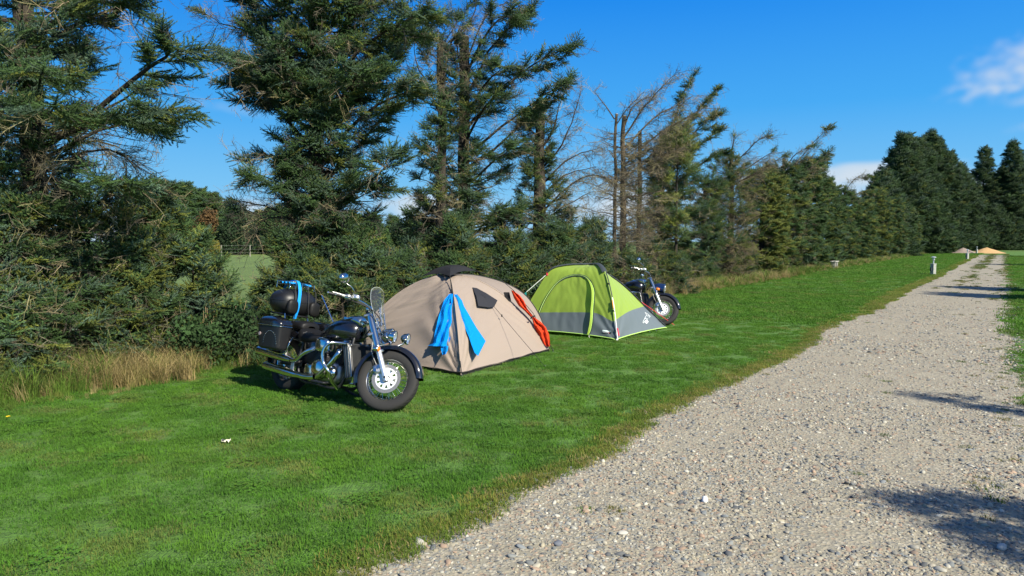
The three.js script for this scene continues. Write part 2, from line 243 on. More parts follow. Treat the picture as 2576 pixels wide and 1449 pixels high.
{
  const r = rng(311), bags = [0, 1, 2, 3].map(() => new Bag());
  for (let u = 0.5; u < 46; u += 0.2) {
    const [mx, mz] = uv2w(u, -1.4), d = Math.hypot(mx, mz), per = d < 6 ? 3300 : d < 9 ? 2300 : d < 14 ? 1150 : d < 22 ? 420 : 130, n = 0.2 * 3.3 * per;
    for (let i = 0; i < n; i++) {
      const uu = u + 0.2 * r(), v = lerp(-3.05, 0.4, r()), [x, z] = uv2w(uu, v), dd = -z; if (dd < 2.8 || Math.abs(x) > dd * 0.7156 + 0.3) continue;
      if (v < ROAD_L(uu) + 0.05 * (r() - 0.5) || v > ROAD_R(uu) + 0.15) continue;
      const sandy = n2(x * 0.7 + 3, z * 0.7) * 0.6 + n2(x * 2.3, z * 2.3 + 8) * 0.4; const lane = Math.exp(-(((v + 2.0) / 0.34) ** 2)) + Math.exp(-(((v + 0.72) / 0.34) ** 2)); if (r() < 0.2 + sandy * 0.8 + 0.3 * lane) continue;
      const q = r(), s = (q < 0.66 ? 0.003 + 0.0045 * r() : q < 0.955 ? 0.0065 + 0.0065 * r() : 0.012 + 0.011 * r()) * (d > 12 ? 1.35 : 1), t = STONES[Math.floor(r() * STONES.length)], j = 0.8 + 0.35 * r();
      Q.setFromEuler(E.set((r() - 0.5) * 0.7, r() * 6.283, (r() - 0.5) * 0.7));
      bags[Math.floor(r() * 4)].add(V(x, 0.012 + s * (-0.15 + 0.3 * r()), z), Q, V(s * (0.8 + 0.5 * r()), s, s * (0.8 + 0.4 * r())), t.map((c, k) => c * j * [0.95, 0.99, 1][k]));
    }
  }
  const what = ['rounded grey and tan pebbles', 'smooth mixed pebbles', 'flattened brown and grey pebbles', 'flat pale pebbles'];
  bags.forEach((b, k) => tag(b.build('gravel', pebbles[k], stoneMat, scene), what[k] + ' lying over the gravel track', 'gravel', null, 'stuff'));
  // a few stones that stand out
  const lone = (px, py, s, c, geo, label, y = 0.35) => { const p = ground(px, py), m = mesh('stone', geo, std(...c, 0.85), scene); m.position.set(p.x, 0.012 + s * y, p.z); m.scale.set(s, s, s); m.rotation.set(0.2, px, 0.15); tag(m, label, 'stone'); };
  lone(1773, 1267, 0.026, [0.72, 0.71, 0.68], pebbleGeo(7, 0.1), 'bright white angular stone lying alone on the near gravel', 0.6);
  lone(1055, 1374, 0.030, [0.42, 0.39, 0.33], pebbles[1], 'large tan stone at the lawn edge of the gravel, near the bottom', 0.3);
  lone(1568, 1348, 0.024, [0.42, 0.40, 0.34], pebbles[3], 'flat pale stone on the gravel below the white stone', 0.3);
  lone(1405, 1375, 0.026, [0.12, 0.13, 0.15], pebbles[2], 'dark slate coloured stone near the bottom of the gravel', 0.3);
  lone(2520, 1387, 0.028, [0.42, 0.42, 0.39], pebbles[0], 'pale rounded stone at the edge of the tree shadow', 0.4);
}
{ // dandelion and a scrap of litter in the lawn
  const p = ground(20, 1062), d = thing('dandelion', 'single yellow dandelion flower in the lawn near the hedge', 'flower', V(p.x, 0, p.z));
  mesh('stem', tube([V(0, 0, 0), V(0.004, 0.05, 0)], 0.0018, 0.0015, 5), std(0.08, 0.15, 0.03), d);
  const petals = []; for (let k = 0; k < 26; k++) { const a = k * 2.4, e = 0.25 + 0.04 * (k % 9), g = new THREE.PlaneGeometry(0.005, 0.021); g.translate(0, 0.0105, 0); g.rotateX(Math.PI / 2 - e); g.rotateY(a); g.translate(0.004, 0.05, 0); petals.push(g); }
  mesh('petals', merge(petals), std(0.85, 0.62, 0.02), d);
  const q = ground(569, 1118), l = thing('paper_scrap', 'small crumpled cream paper scrap lying on the lawn', 'litter', V(q.x, 0.02, q.z), 0.4);
  const r = rng(4); mesh('paper', sheet((s, t) => V((s - 0.5) * 0.075, 0.012 + 0.016 * n2(s * 3, t * 3) + 0.008 * Math.abs(s - 0.5), (t - 0.5) * 0.05), 8, 6), std(0.72, 0.67, 0.5), l);
  mesh('dark_print', sheet((s, t) => V(-0.034 + s * 0.02, 0.0165 + 0.016 * n2((0.05 + s * 0.27) * 3, (t * 0.7 + 0.15) * 3) + 0.008 * Math.abs(s * 0.27 - 0.45), (t - 0.5) * 0.035), 5, 5), std(0.08, 0.08, 0.09), l);
}
// ---------------------------------------------------------------- spruces
// a needled spray: a twig along +x with side twigs, every needle a sliver of its own
function sprayGeo(seed, L, pairs, needleL, perM, droop = 0.1, needleW = 0.0021) {
  const r = rng(seed), pos = [], idx = [];
  const tri = (a, b, c) => { const k = pos.length / 3; pos.push(a.x, a.y, a.z, b.x, b.y, b.z, c.x, c.y, c.z); idx.push(k, k + 1, k + 2); };
  const twig = (p, d, len) => {
    const up = V(0, 1, 0), s = V(0, 0, 0).crossVectors(d, up).normalize(), n = V(0, 0, 0).crossVectors(s, d).normalize(), steps = Math.max(3, Math.round(len * perM));
    const pt = (t) => p.clone().addScaledVector(d, len * t).add(V(0, -droop * len * t * t + 0.06 * len * t * t * t, 0));
    const w = 0.0022, e = pt(1); tri(p.clone().addScaledVector(s, w), p.clone().addScaledVector(s, -w), e); tri(p.clone().addScaledVector(n, w), p.clone().addScaledVector(n, -w), e);
    for (let i = 0; i < steps; i++) {
      const t = (i + r()) / steps, q = pt(t), a = r() * 6.283, out = V(0, 0, 0).addScaledVector(s, Math.cos(a)).addScaledVector(n, Math.sin(a) * 0.8 + 0.3), f = t > 0.93 ? 1.4 : 0.75, dir = out.clone().addScaledVector(d, f).normalize(), nl = needleL * (0.75 + 0.4 * r()) * (t > 0.9 ? 0.85 : 1), side = V(0, 0, 0).crossVectors(dir, d).normalize();
      if (!(side.lengthSq() > 0.1)) continue;
      tri(q.clone().addScaledVector(side, needleW), q.clone().addScaledVector(side, -needleW), q.clone().addScaledVector(dir, nl));
    }
  };
  twig(V(0, 0, 0), V(1, 0, 0), L);
  for (let k = 0; k < pairs; k++) for (const sg of [1, -1]) { const t = 0.12 + 0.72 * (k + 0.3 * r()) / pairs, a = (0.75 + 0.3 * r()) * sg, l = L * (0.62 - 0.45 * t) * (0.8 + 0.4 * r()); twig(V(L * t, -droop * L * t * t, 0), V(Math.cos(a), (r() - 0.55) * 0.35, Math.sin(a)).normalize(), l); }
  const g = new THREE.BufferGeometry(); g.setAttribute('position', new THREE.Float32BufferAttribute(pos, 3)); g.setIndex(idx); return g;
}
// bare dead twig work
function deadGeo(seed, L, n) {
  const r = rng(seed), list = [];
  const rec = (p, d, len, rad, depth) => {
    const pts = [p.clone()]; let q = p.clone(), dd = d.clone(); const m = 4;
    for (let i = 0; i < m; i++) { dd.add(V(r() - 0.5, (r() - 0.55) * 0.8, r() - 0.5).multiplyScalar(0.35)).normalize(); q = q.clone().addScaledVector(dd, len / m); pts.push(q); }
    list.push(tube(pts, rad, rad * 0.35, 3, false));
    if (depth > 0) for (let k = 0; k < (depth === 2 ? n : 4); k++) { const t = 0.15 + 0.8 * r(), i = Math.min(m - 1, Math.floor(t * m)), b = pts[i].clone().lerp(pts[i + 1], t * m - i); rec(b, dd.clone().add(V(r() - 0.5, r() - 0.6, r() - 0.5).multiplyScalar(2.1)).normalize(), len * (0.5 - 0.2 * t) * (0.6 + 0.6 * r()), rad * 0.55, depth - 1); }
  };
  rec(V(0, 0, 0), V(1, 0, 0), L, 0.0052, 2);
  const g = merge(list); g.deleteAttribute('uv'); return g;
}
const SPRAYS = [sprayGeo(21, 0.27, 3, 0.021, 420, 0.08, 0.0034), sprayGeo(22, 0.26, 3, 0.021, 400, 0.28, 0.0034), sprayGeo(23, 0.32, 4, 0.021, 400, -0.10, 0.0034)];
const FAR_SPRAYS = [sprayGeo(31, 0.5, 4, 0.045, 130, 0.15, 0.010), sprayGeo(32, 0.45, 4, 0.045, 130, 0.3, 0.010)];
const PINE_SPRAY = sprayGeo(41, 0.32, 3, 0.065, 150, 0.05, 0.0022);
const DEADS = [deadGeo(51, 0.6, 8), deadGeo(52, 0.5, 10)];
const needleMat = phys(1, 1, 1, { roughness: 0.55, specularIntensity: 0.5 });
const deadMat = std(1, 1, 1, 0.9);
const barkTex = tex(256, (u, v) => { const a = tfbm(u, v * 0.25, 16, 3), b = tfbm(u, v, 40, 3), k = 1 + 0.5 * a + 0.35 * b; return [l2s(0.042 * k), l2s(0.034 * k), l2s(0.024 * k)]; });
const barkBump = tex(256, (u, v) => 0.5 + 0.4 * tfbm(u, v * 0.4, 18, 3), false);
barkTex.repeat.set(2, 1); barkBump.repeat.set(2, 1);
const barkMat = std(1, 1, 1, 0.95, 0, { map: barkTex, bumpMap: barkBump, bumpScale: 0.02 });
const limeBark = std(2.6, 2.5, 2.3, 0.95, 0, { map: barkTex, bumpMap: barkBump, bumpScale: 0.02 });     // lichen-grey dead wood
const cutWood = std(0.42, 0.34, 0.23, 0.9);

const GREEN = (r, blue, yellow) => { const j = 0.75 + 0.95 * r() * r() + 0.1 * r(), q = r(); const c = q < blue * 0.75 ? [0.080, 0.130, 0.080] : q < blue * 0.75 + yellow * 1.1 ? [0.150, 0.172, 0.036] : [0.062, 0.112, 0.036]; return c.map((x) => x * j); };
const DEADC = (r) => { const j = 0.65 + 0.7 * r(), q = r(); return (q < 0.28 ? [0.07, 0.06, 0.045] : q < 0.55 ? [0.245, 0.195, 0.115] : q < 0.8 ? [0.185, 0.16, 0.11] : [0.26, 0.23, 0.11]).map((x) => x * j); };

const QY = new THREE.Quaternion(), basis = new THREE.Matrix4();
function orient(dir, roll) { const x = dir.clone().normalize(), z = V(0, 0, 0).crossVectors(x, YAX); if (z.lengthSq() < 1e-4) z.set(0, 0, 1); z.normalize(); const y = V(0, 0, 0).crossVectors(z, x); basis.makeBasis(x, y, z); Q.setFromRotationMatrix(basis); QY.setFromAxisAngle(XAX, roll); return Q.multiply(QY); }

// A tree: trunk (cut off or pointed), limbs, foliage, dead twigs.
class Tree {
  constructor(o) {
    this.o = { blue: 0.35, yellow: 0.12, spray: 1, far: false, bark: barkMat, ...o };
    this.r = rng(o.seed); this.base = o.base; this.H = o.height; this.r0 = o.r0;
    this.g = thing(o.name, o.label, o.category ?? 'tree', this.base.clone(), 0, o.group);
    this.bags = [new Bag(), new Bag(), new Bag()]; this.dead = [new Bag(), new Bag()]; this.limbs = []; this.lean = o.lean ?? V(0, 0, 0); this.used = 0;
    this.spine = (h) => { const t = h / this.H; return V(this.lean.x * t * t + 0.05 * n2(h * 0.6, o.seed) * t, h, this.lean.z * t * t + 0.05 * n2(h * 0.6, o.seed + 50) * t); };
    if (o.trunk !== false) {
      const pts = [], rad = []; for (let i = 0; i <= 14; i++) { const t = i / 14; pts.push(this.spine(t * this.H)); rad.push(this.r0 * (1 - (o.pointed ? 0.93 : 0.42) * t) * (1 + 0.5 * Math.exp(-t * 26)) * (1 + 0.06 * n2(i, o.seed))); }
      pts[0].y = -0.1;
      mesh('trunk', tube(pts, rad, 0, o.far ? 7 : 12, true), this.o.bark, this.g);
      if (!o.pointed && !o.far) { const c = new THREE.CylinderGeometry(rad[14] * 0.93, rad[14] * 0.97, 0.02, 12); const p = pts[14]; c.translate(p.x, p.y + 0.008, p.z); mesh('cut_top', c, cutWood, this.g); }
    }
  }
  foliage(p, dir, k = 1) { const r = this.r, s = this.o.spray * (0.55 + 0.8 * r()) * k; this.bags[Math.floor(r() * (this.o.far ? 2 : 3))].add(p, orient(dir, (r() - 0.5) * 1.6), V(s, s, s), GREEN(r, this.o.blue, this.o.yellow).map((x) => x * (this.o.tone ?? 1))); }
  twig(p, dir, k = 1) { const r = this.r, s = (0.6 + 0.7 * r()) * k; this.dead[r() < 0.5 ? 0 : 1].add(p, orient(dir, r() * 6.28), V(s, s, s), DEADC(r)); }
  // limb along points (own axes); leaf: how much of its outer length carries needles, dens: sprays per metre of side branch, dead: dead twigs per metre
  limb(pts, rad, { leaf = 0.7, dens = 7, dead = 1.5, side = 0.55, hang = 0.25, every = 0.16, bark } = {}) {
    { const e = pts[pts.length - 1], q = pts[pts.length - 2], l = e.distanceTo(q), cut = leaf > 0 ? Math.min(0.26 * this.o.spray, l * 0.55) : 0; pts = [...pts.slice(0, -1), e.clone().lerp(q, cut / l)]; }
    const r = this.r, c = new THREE.CatmullRomCurve3(pts, false, 'centripetal'), L = c.getLength(), n = Math.max(4, Math.round(L / 0.3)), far = this.o.far, P = c.getPoints(n);
    for (let i = 1; i < P.length; i++) { P[i].x += 0.035 * (r() - 0.5) * Math.min(L, 1); P[i].y += 0.05 * (r() - 0.5) * Math.min(L, 1); P[i].z += 0.035 * (r() - 0.5) * Math.min(L, 1); }
    const geos = [tube(P, rad, Math.max(rad * 0.16, 0.004), far ? 3 : 5, false)], m = Math.max(2, Math.round(L / every));
    for (let k = 0; k < m; k++) {
      const t = (k + r()) / m; if (t < 0.1) continue;
      const p = c.getPoint(t), d = c.getTangent(t), sg = k % 2 ? 1 : -1, s = V(0, 0, 0).crossVectors(d, YAX).normalize().multiplyScalar(sg);
      const alive = t > 1 - leaf ? 1 : 0, len = side * (1.15 - 0.75 * t) * (0.5 + 0.8 * r()) * Math.min(1, L / 1.2), bd = d.clone().multiplyScalar(0.75).addScaledVector(s, 0.85 + 0.3 * r()).add(V(0, (r() - 0.6) * hang * 2.2, 0)).normalize();
      const e = p.clone().addScaledVector(bd, len).add(V(0, -hang * len * 0.5, 0)), mid = p.clone().lerp(e, 0.5).add(V(0, hang * len * 0.16, 0)), rr = Math.max(0.0028, rad * 0.22 * (1 - t * 0.6));
      if (!far) geos.push(tube([p, mid, e], rr, rr * 0.4, 3, false));
      if (alive) { const q = Math.max(1, Math.round((len + 0.1) * dens * 2.35 * (0.7 + 0.6 * r()))); for (let i = 0; i < q; i++) { const tt = (i + r() * 0.9 + 0.15) / q, f = p.clone().lerp(e, tt), dd = bd.clone().add(V(r() - 0.5, (r() - 0.45) * 0.9, r() - 0.5).multiplyScalar(tt > 0.8 ? 0.35 : 1.1)).normalize(); this.foliage(f, dd); } }
      const nd = (alive ? 0.45 : 1) * dead * len * 2.2; for (let i = 0; i < nd; i++) if (r() < nd - i) this.twig(p.clone().lerp(e, r()), bd.clone().add(V(r() - 0.5, r() - 0.75, r() - 0.5)).normalize());
    }
    if (leaf > 0) for (let i = 0; i < 4; i++) { const t = 0.9 + 0.1 * i / 3; this.foliage(c.getPoint(t), c.getTangent(t).add(V(r() - 0.5, r() - 0.4, r() - 0.5).multiplyScalar(i === 3 ? 0.1 : 0.9)).normalize()); }
    const g = merge(geos); if (far) this.limbs.push(g); else mesh('limb', g, bark ?? this.o.bark, this.g);
  }
  // limb drawn by the points it passes in the view, at depths counted from the trunk (positive is farther)
  limbAt(list, rad, opt) { const d0 = -this.base.z; this.limb(list.map(([px, py, dd]) => at(px, py, d0 + (dd ?? 0)).sub(this.base)), rad, opt); }
  // crown by layers: [height of tips, reach to the left, reach to the right, limbs per metre, options]; reach in metres
  layers(L, n, base = {}) {
    const r = this.r;
    n = Math.round(n * 1.5);
    for (let k = 0; k < n; k++) {
      const q = (k + r()) / n * (L.length - 1), i = Math.min(L.length - 2, Math.floor(q)), f = q - i, A = L[i], B = L[i + 1], h = lerp(A[0], B[0], f), l = lerp(A[1], B[1], f), rt = lerp(A[2], B[2], f), o = { ...base, ...A[3] }, keep = o.keep ?? 1; if (r() > keep) continue;
      const az = r() < (o.front ?? 0.25) ? Math.PI / 2 + (r() - 0.5) * 1.6 : r() * 6.283, cx = Math.cos(az), cz = Math.sin(az), lat = cx > 0 ? rt : l, dep = (Math.abs(l) + Math.abs(rt)) * 0.5 * (o.depth ?? 0.75), reach = (0.52 - (o.rag ?? 0) * 0.3 + (0.6 + (o.rag ?? 0)) * r()) / Math.sqrt((cx / Math.max(lat, 0.15)) ** 2 + (cz / Math.max(dep, 0.15)) ** 2);
      const rise = (o.rise ?? 0.25) * reach * (0.7 + 0.6 * r()) , h0 = clamp(h - rise, 0.12, this.H - 0.05), s = this.spine(h0), e = V(s.x + cx * reach, Math.max(0.08, h), s.z + cz * reach), sag = (o.sag ?? 0.12) * reach;
      this.limb([s, s.clone().lerp(e, 0.35).add(V(0, -sag * 0.6, 0)), s.clone().lerp(e, 0.72).add(V(0, -sag * 0.7, 0)), e], Math.max(0.01, Math.min(0.045, reach * 0.017)) * (o.thick ?? 1), o);
    }
  }
  done() {
    const far = this.o.far, G = this.o.pine ? [PINE_SPRAY, PINE_SPRAY, PINE_SPRAY] : far ? FAR_SPRAYS : SPRAYS;
    this.bags.forEach((b, i) => { if (b.c.length) b.build('crown', G[i], needleMat, this.g); });
    this.dead.forEach((b, i) => { if (b.c.length) b.build('dead_twigs', DEADS[i], deadMat, this.g); });
    if (this.limbs.length) { const m = mesh('branches', merge(this.limbs), this.o.bark, this.g); m.userData.kind = 'stuff'; }
    Tree.count = (Tree.count ?? 0) + this.bags.reduce((s, b) => s + b.c.length / 3, 0); Tree.twigs = (Tree.twigs ?? 0) + this.dead.reduce((s, b) => s + b.c.length / 3, 0);
    return this.g;
  }
}
const HEDGE = -10.1;                                                      // the row of trunks, metres to the left of the track's right edge
const onRow = (px, v = HEDGE) => { const s = (px - CX) / FOCAL, d = v / (VX * s - UX); return V(s * d, 0, -d); };   // the place on the row that the line of sight at px meets
const hAt = (py, d) => Math.max(0.05, EYE + (HORIZON - py) / FOCAL * d), mAt = (dx, d) => dx / FOCAL * d;
// layer table given as [py, left px, right px, options] for a trunk seen at px
const table = (px, d, rows) => rows.map(([py, l, rr, o]) => [hAt(py, d), mAt(px - l, d), mAt(rr - px, d), o]);
// ---------------------------------------------------------------- the row of spruces along the lawn
const ROW = 'spruces in the row along the lawn';
{ // first tree, at the left edge of the view
  const b = onRow(95, HEDGE - 0.5), d = -b.z, T = new Tree({ seed: 1001, name: 'spruce_tree', label: 'tall spruce with thick dark trunk at the left edge of the row', group: ROW, base: b, height: 6.6, r0: 0.17, blue: 0.45, yellow: 0.1 });
  const fo = { leaf: 0.62, dens: 9, dead: 1.2, side: 0.6 };
  T.limbAt([[110, 345], [200, 320, -0.3], [330, 200, -0.6], [415, 145, -0.7], [458, 108, -0.8]], 0.05, { ...fo, leaf: 0.5, side: 0.75, dens: 11 });
  T.limbAt([[110, 330], [220, 300, 0.3], [330, 235, 0.4], [420, 185, 0.5]], 0.03, { ...fo, leaf: 0.4, side: 0.5 });
  T.limbAt([[110, 370], [220, 310, -0.5], [340, 290, -0.9], [465, 270, -1.1]], 0.04, { ...fo, leaf: 0.7, side: 0.75, dens: 11 });
  T.limbAt([[110, 400], [230, 330, 0.1], [330, 310, 0.1], [400, 330, 0.1]], 0.03, { ...fo, leaf: 0.6 });
  T.limbAt([[100, 120], [200, 60, 0.1], [290, 20, 0.2], [385, 15, 0.3]], 0.035, { ...fo, leaf: 0.35, dead: 3 });
  T.limbAt([[100, 90], [180, 20, -0.3], [260, -40, -0.4], [380, -60, -0.4]], 0.035, fo);
  T.limbAt([[100, 440], [200, 385, -0.2], [290, 380, -0.2], [335, 410, -0.2]], 0.025, { leaf: 0, dead: 5, side: 0.6 });
  T.limbAt([[100, 400], [200, 360, 0.4], [280, 365, 0.5], [320, 385, 0.6]], 0.02, { leaf: 0, dead: 5, side: 0.6 });
  T.limbAt([[95, 500], [190, 470, -0.4], [270, 460, -0.7], [360, 462, -0.9]], 0.025, { ...fo, leaf: 0.6, side: 0.6 });
  T.limbAt([[95, 260], [30, 250, -0.7], [-40, 235, -1.2]], 0.03, fo);
  T.limbAt([[95, 300], [110, 290, -0.9], [150, 260, -1.7]], 0.03, { ...fo, leaf: 0.75 });
  T.limbAt([[95, 230], [100, 200, -0.8], [110, 170, -1.5]], 0.03, { ...fo, leaf: 0.75 });
  T.layers(table(95, d, [[-160, -200, 330], [0, -240, 300], [120, -240, 260, { front: 0.5 }], [260, -230, 260, { dead: 2.5 }], [330, -200, 190, { leaf: 0.3, dead: 3 }], [430, -200, 180, { leaf: 0.25, dead: 4 }], [500, -200, 240], [640, -260, 270], [800, -260, 300]]), 92, { ...fo, dens: 8 });
  T.done();
}
{ // the big tree behind the first motorcycle
  const b = onRow(800), d = -b.z, T = new Tree({ seed: 1002, name: 'spruce_tree', label: 'broad dark spruce behind the motorcycle with black luggage', group: ROW, base: b, height: 5.9, r0: 0.16, blue: 0.4, yellow: 0.08 });
  const fo = { leaf: 0.68, dens: 8.5, dead: 1.4, side: 0.6 };
  const up = [[[800, 330], [740, 240, -0.2], [640, 170, -0.4], [560, 130, -0.5]], [[800, 400], [700, 280, 0.2], [640, 240, 0.3], [560, 190, 0.4]], [[790, 260], [720, 140, 0], [650, 40, 0.1], [600, -60, 0.1]], [[800, 420], [900, 300, -0.3], [1000, 240, -0.5], [1085, 205, -0.6]], [[800, 480], [880, 390, 0.4], [960, 300, 0.5], [1080, 220, 0.6]],
    [[800, 250], [900, 130, -0.4], [1020, 50, -0.7], [1115, 20, -0.9]], [[800, 200], [870, 60, 0.2], [960, -30, 0.4], [1080, -60, 0.5]], [[800, 180], [800, 60, -0.8], [850, -40, -1.3]], [[800, 260], [760, 150, -0.8], [740, 60, -1.3]], [[800, 330], [870, 230, -0.8], [930, 150, -1.4]], [[800, 560], [900, 480, -0.4], [960, 430, -0.8], [990, 360, -1.0]], [[800, 300], [880, 180, 0.5], [1000, 100, 0.9], [1100, 90, 1.1]]];
  up.forEach((l, i) => T.limbAt(l, i < 9 ? 0.04 : 0.03, { ...fo, leaf: 0.72, side: 0.8, dens: 10 }));
  for (const l of [[[770, 180], [640, 90, 0], [560, 60, 0], [485, 15, 0]], [[780, 120], [680, 20, 0], [610, -40, 0.1], [540, -60, 0.2]], [[800, 460], [720, 400, 0.1], [640, 385, 0.1]], [[800, 520], [700, 455, 0], [640, 430, 0], [625, 400, 0]], [[800, 600], [700, 530, 0.2], [630, 510, 0.3], [560, 500, 0.3]], [[800, 640], [720, 600, -0.2], [640, 540, -0.3], [590, 520, -0.3]], [[800, 600], [700, 540, -0.3], [650, 560, -0.3], [640, 600, -0.3]]])
    T.limbAt(l, 0.022, { leaf: 0.12, dens: 7, dead: 3.2, side: 0.55 });
  T.limbAt([[800, 560], [720, 480, -0.4], [660, 450, -0.6], [620, 440, -0.7]], 0.025, { ...fo, dens: 10 });
  T.layers(table(800, d, [[-90, 640, 1080], [60, 640, 1080], [160, 620, 1060], [230, 640, 1010], [320, 690, 960, { keep: 0.8 }], [400, 700, 960], [460, 690, 990], [540, 725, 1020], [620, 720, 1020], [700, 705, 1000], [790, 700, 990]]), 150, { ...fo, rise: 0.45 });
  T.done();
}
{ // two close stems right of it
  const b = onRow(1112), d = -b.z, T = new Tree({ seed: 1003, name: 'spruce_tree', label: 'topped spruce with slim bare dark stem above the brown tent', group: ROW, base: b, height: hAt(125, d), r0: 0.13, blue: 0.4, yellow: 0.1 });
  const fo = { leaf: 0.6, dens: 8, dead: 2.2, side: 0.5 };
  T.limbAt([[1112, 250], [1130, 120, 0], [1190, 40, 0.1], [1200, -60, 0.1]], 0.03, { ...fo, leaf: 0.2, dead: 4 });
  T.limbAt([[1112, 300], [1070, 200, -0.3], [1045, 150, -0.5], [1040, 60, -0.6]], 0.025, { ...fo, leaf: 0.3, dead: 4 });
  T.layers(table(1112, d, [[40, 1060, 1180, { leaf: 0.25, dead: 3 }], [200, 1040, 1180, { keep: 0.75, leaf: 0.4 }], [330, 1010, 1190, { keep: 0.75, leaf: 0.5 }], [420, 1010, 1200, { dead: 3, keep: 0.7, leaf: 0.4 }], [520, 1000, 1220], [620, 990, 1230], [700, 990, 1230], [760, 1010, 1230]]), 84, { ...fo, rise: 0.35 });
  T.done();
  const c = onRow(1168, HEDGE - 0.1), e = -c.z, U = new Tree({ seed: 1004, name: 'spruce_tree', label: 'wind-swept topped spruce with long boughs reaching over the brown tent', group: ROW, base: c, height: hAt(105, e), r0: 0.17, blue: 0.42, yellow: 0.08 });
  const big = { leaf: 0.62, dens: 9.5, dead: 2, side: 0.75 };
  for (const l of [[[1168, 330], [1260, 230, -0.3], [1360, 150, -0.5], [1465, 105, -0.6]], [[1168, 400], [1270, 310, -0.3], [1370, 240, -0.4], [1452, 185, -0.5]], [[1168, 260], [1230, 130, 0.2], [1290, 60, 0.3], [1345, 15, 0.4]], [[1168, 200], [1220, 90, -0.3], [1270, 40, -0.5], [1330, 60, -0.6]], [[1168, 430], [1260, 360, 0.3], [1330, 290, 0.4], [1385, 250, 0.5]], [[1168, 300], [1230, 200, -0.8], [1290, 150, -1.3]], [[1168, 360], [1210, 280, -0.9], [1260, 220, -1.5]], [[1168, 470], [1250, 400, -0.7], [1330, 340, -1.1]]])
    U.limbAt(l, 0.036, big);
  for (const l of [[[1168, 180], [1200, 80, 0], [1240, 20, 0], [1330, -10, 0]], [[1168, 220], [1150, 100, 0.2], [1180, 0, 0.3]], [[1168, 300], [1290, 200, 0.4], [1400, 160, 0.5]]]) U.limbAt(l, 0.022, { leaf: 0.1, dead: 4, side: 0.6 });
  U.layers(table(1168, e, [[120, 1120, 1290, { leaf: 0.3, dead: 3 }], [220, 1110, 1320, { keep: 0.7, leaf: 0.45 }], [300, 1090, 1330, { keep: 0.75 }], [400, 1080, 1310, { keep: 0.7, leaf: 0.4 }], [480, 1060, 1330], [560, 1050, 1360], [640, 1040, 1380], [720, 1040, 1380], [760, 1050, 1370]]), 130, { ...fo, dens: 8.5, rise: 0.4 });
  U.done();
}
{ // half-dead one
  const b = onRow(1356), d = -b.z, T = new Tree({ seed: 1005, name: 'spruce_tree', label: 'half dead spruce with bare curved branches left of the green tent top', group: ROW, base: b, height: hAt(265, d), r0: 0.2, blue: 0.4, yellow: 0.1 });
  for (const l of [[[1358, 430], [1410, 370, 0], [1440, 300, 0], [1463, 228, 0]], [[1358, 380], [1390, 330, -0.2], [1405, 270, -0.3], [1425, 215, -0.3]], [[1358, 500], [1420, 440, 0.1], [1500, 420, 0.2]], [[1358, 540], [1430, 470, 0], [1500, 440, 0.1], [1540, 460, 0.1]], [[1358, 470], [1430, 400, 0.3], [1510, 370, 0.4]], [[1358, 560], [1420, 520, -0.4], [1490, 480, -0.6]]])
    T.limbAt(l, 0.032, { leaf: 0, dead: 3.4, side: 0.7 });
  T.limbAt([[1356, 330], [1345, 290, -0.3], [1370, 245, -0.5]], 0.03, { leaf: 0.8, dens: 10 }); T.limbAt([[1356, 350], [1330, 320, -0.3], [1310, 270, -0.4]], 0.03, { leaf: 0.8, dens: 10 });
  T.layers(table(1356, d, [[290, 1320, 1395], [380, 1310, 1390, { dead: 3 }], [450, 1310, 1400, { dead: 4, leaf: 0.4 }], [530, 1280, 1450, { dead: 3 }], [600, 1250, 1500], [680, 1240, 1540], [740, 1250, 1540]]), 95, { leaf: 0.65, dens: 8.5, dead: 2, side: 0.5, rise: 0.35 });
  T.done();
}
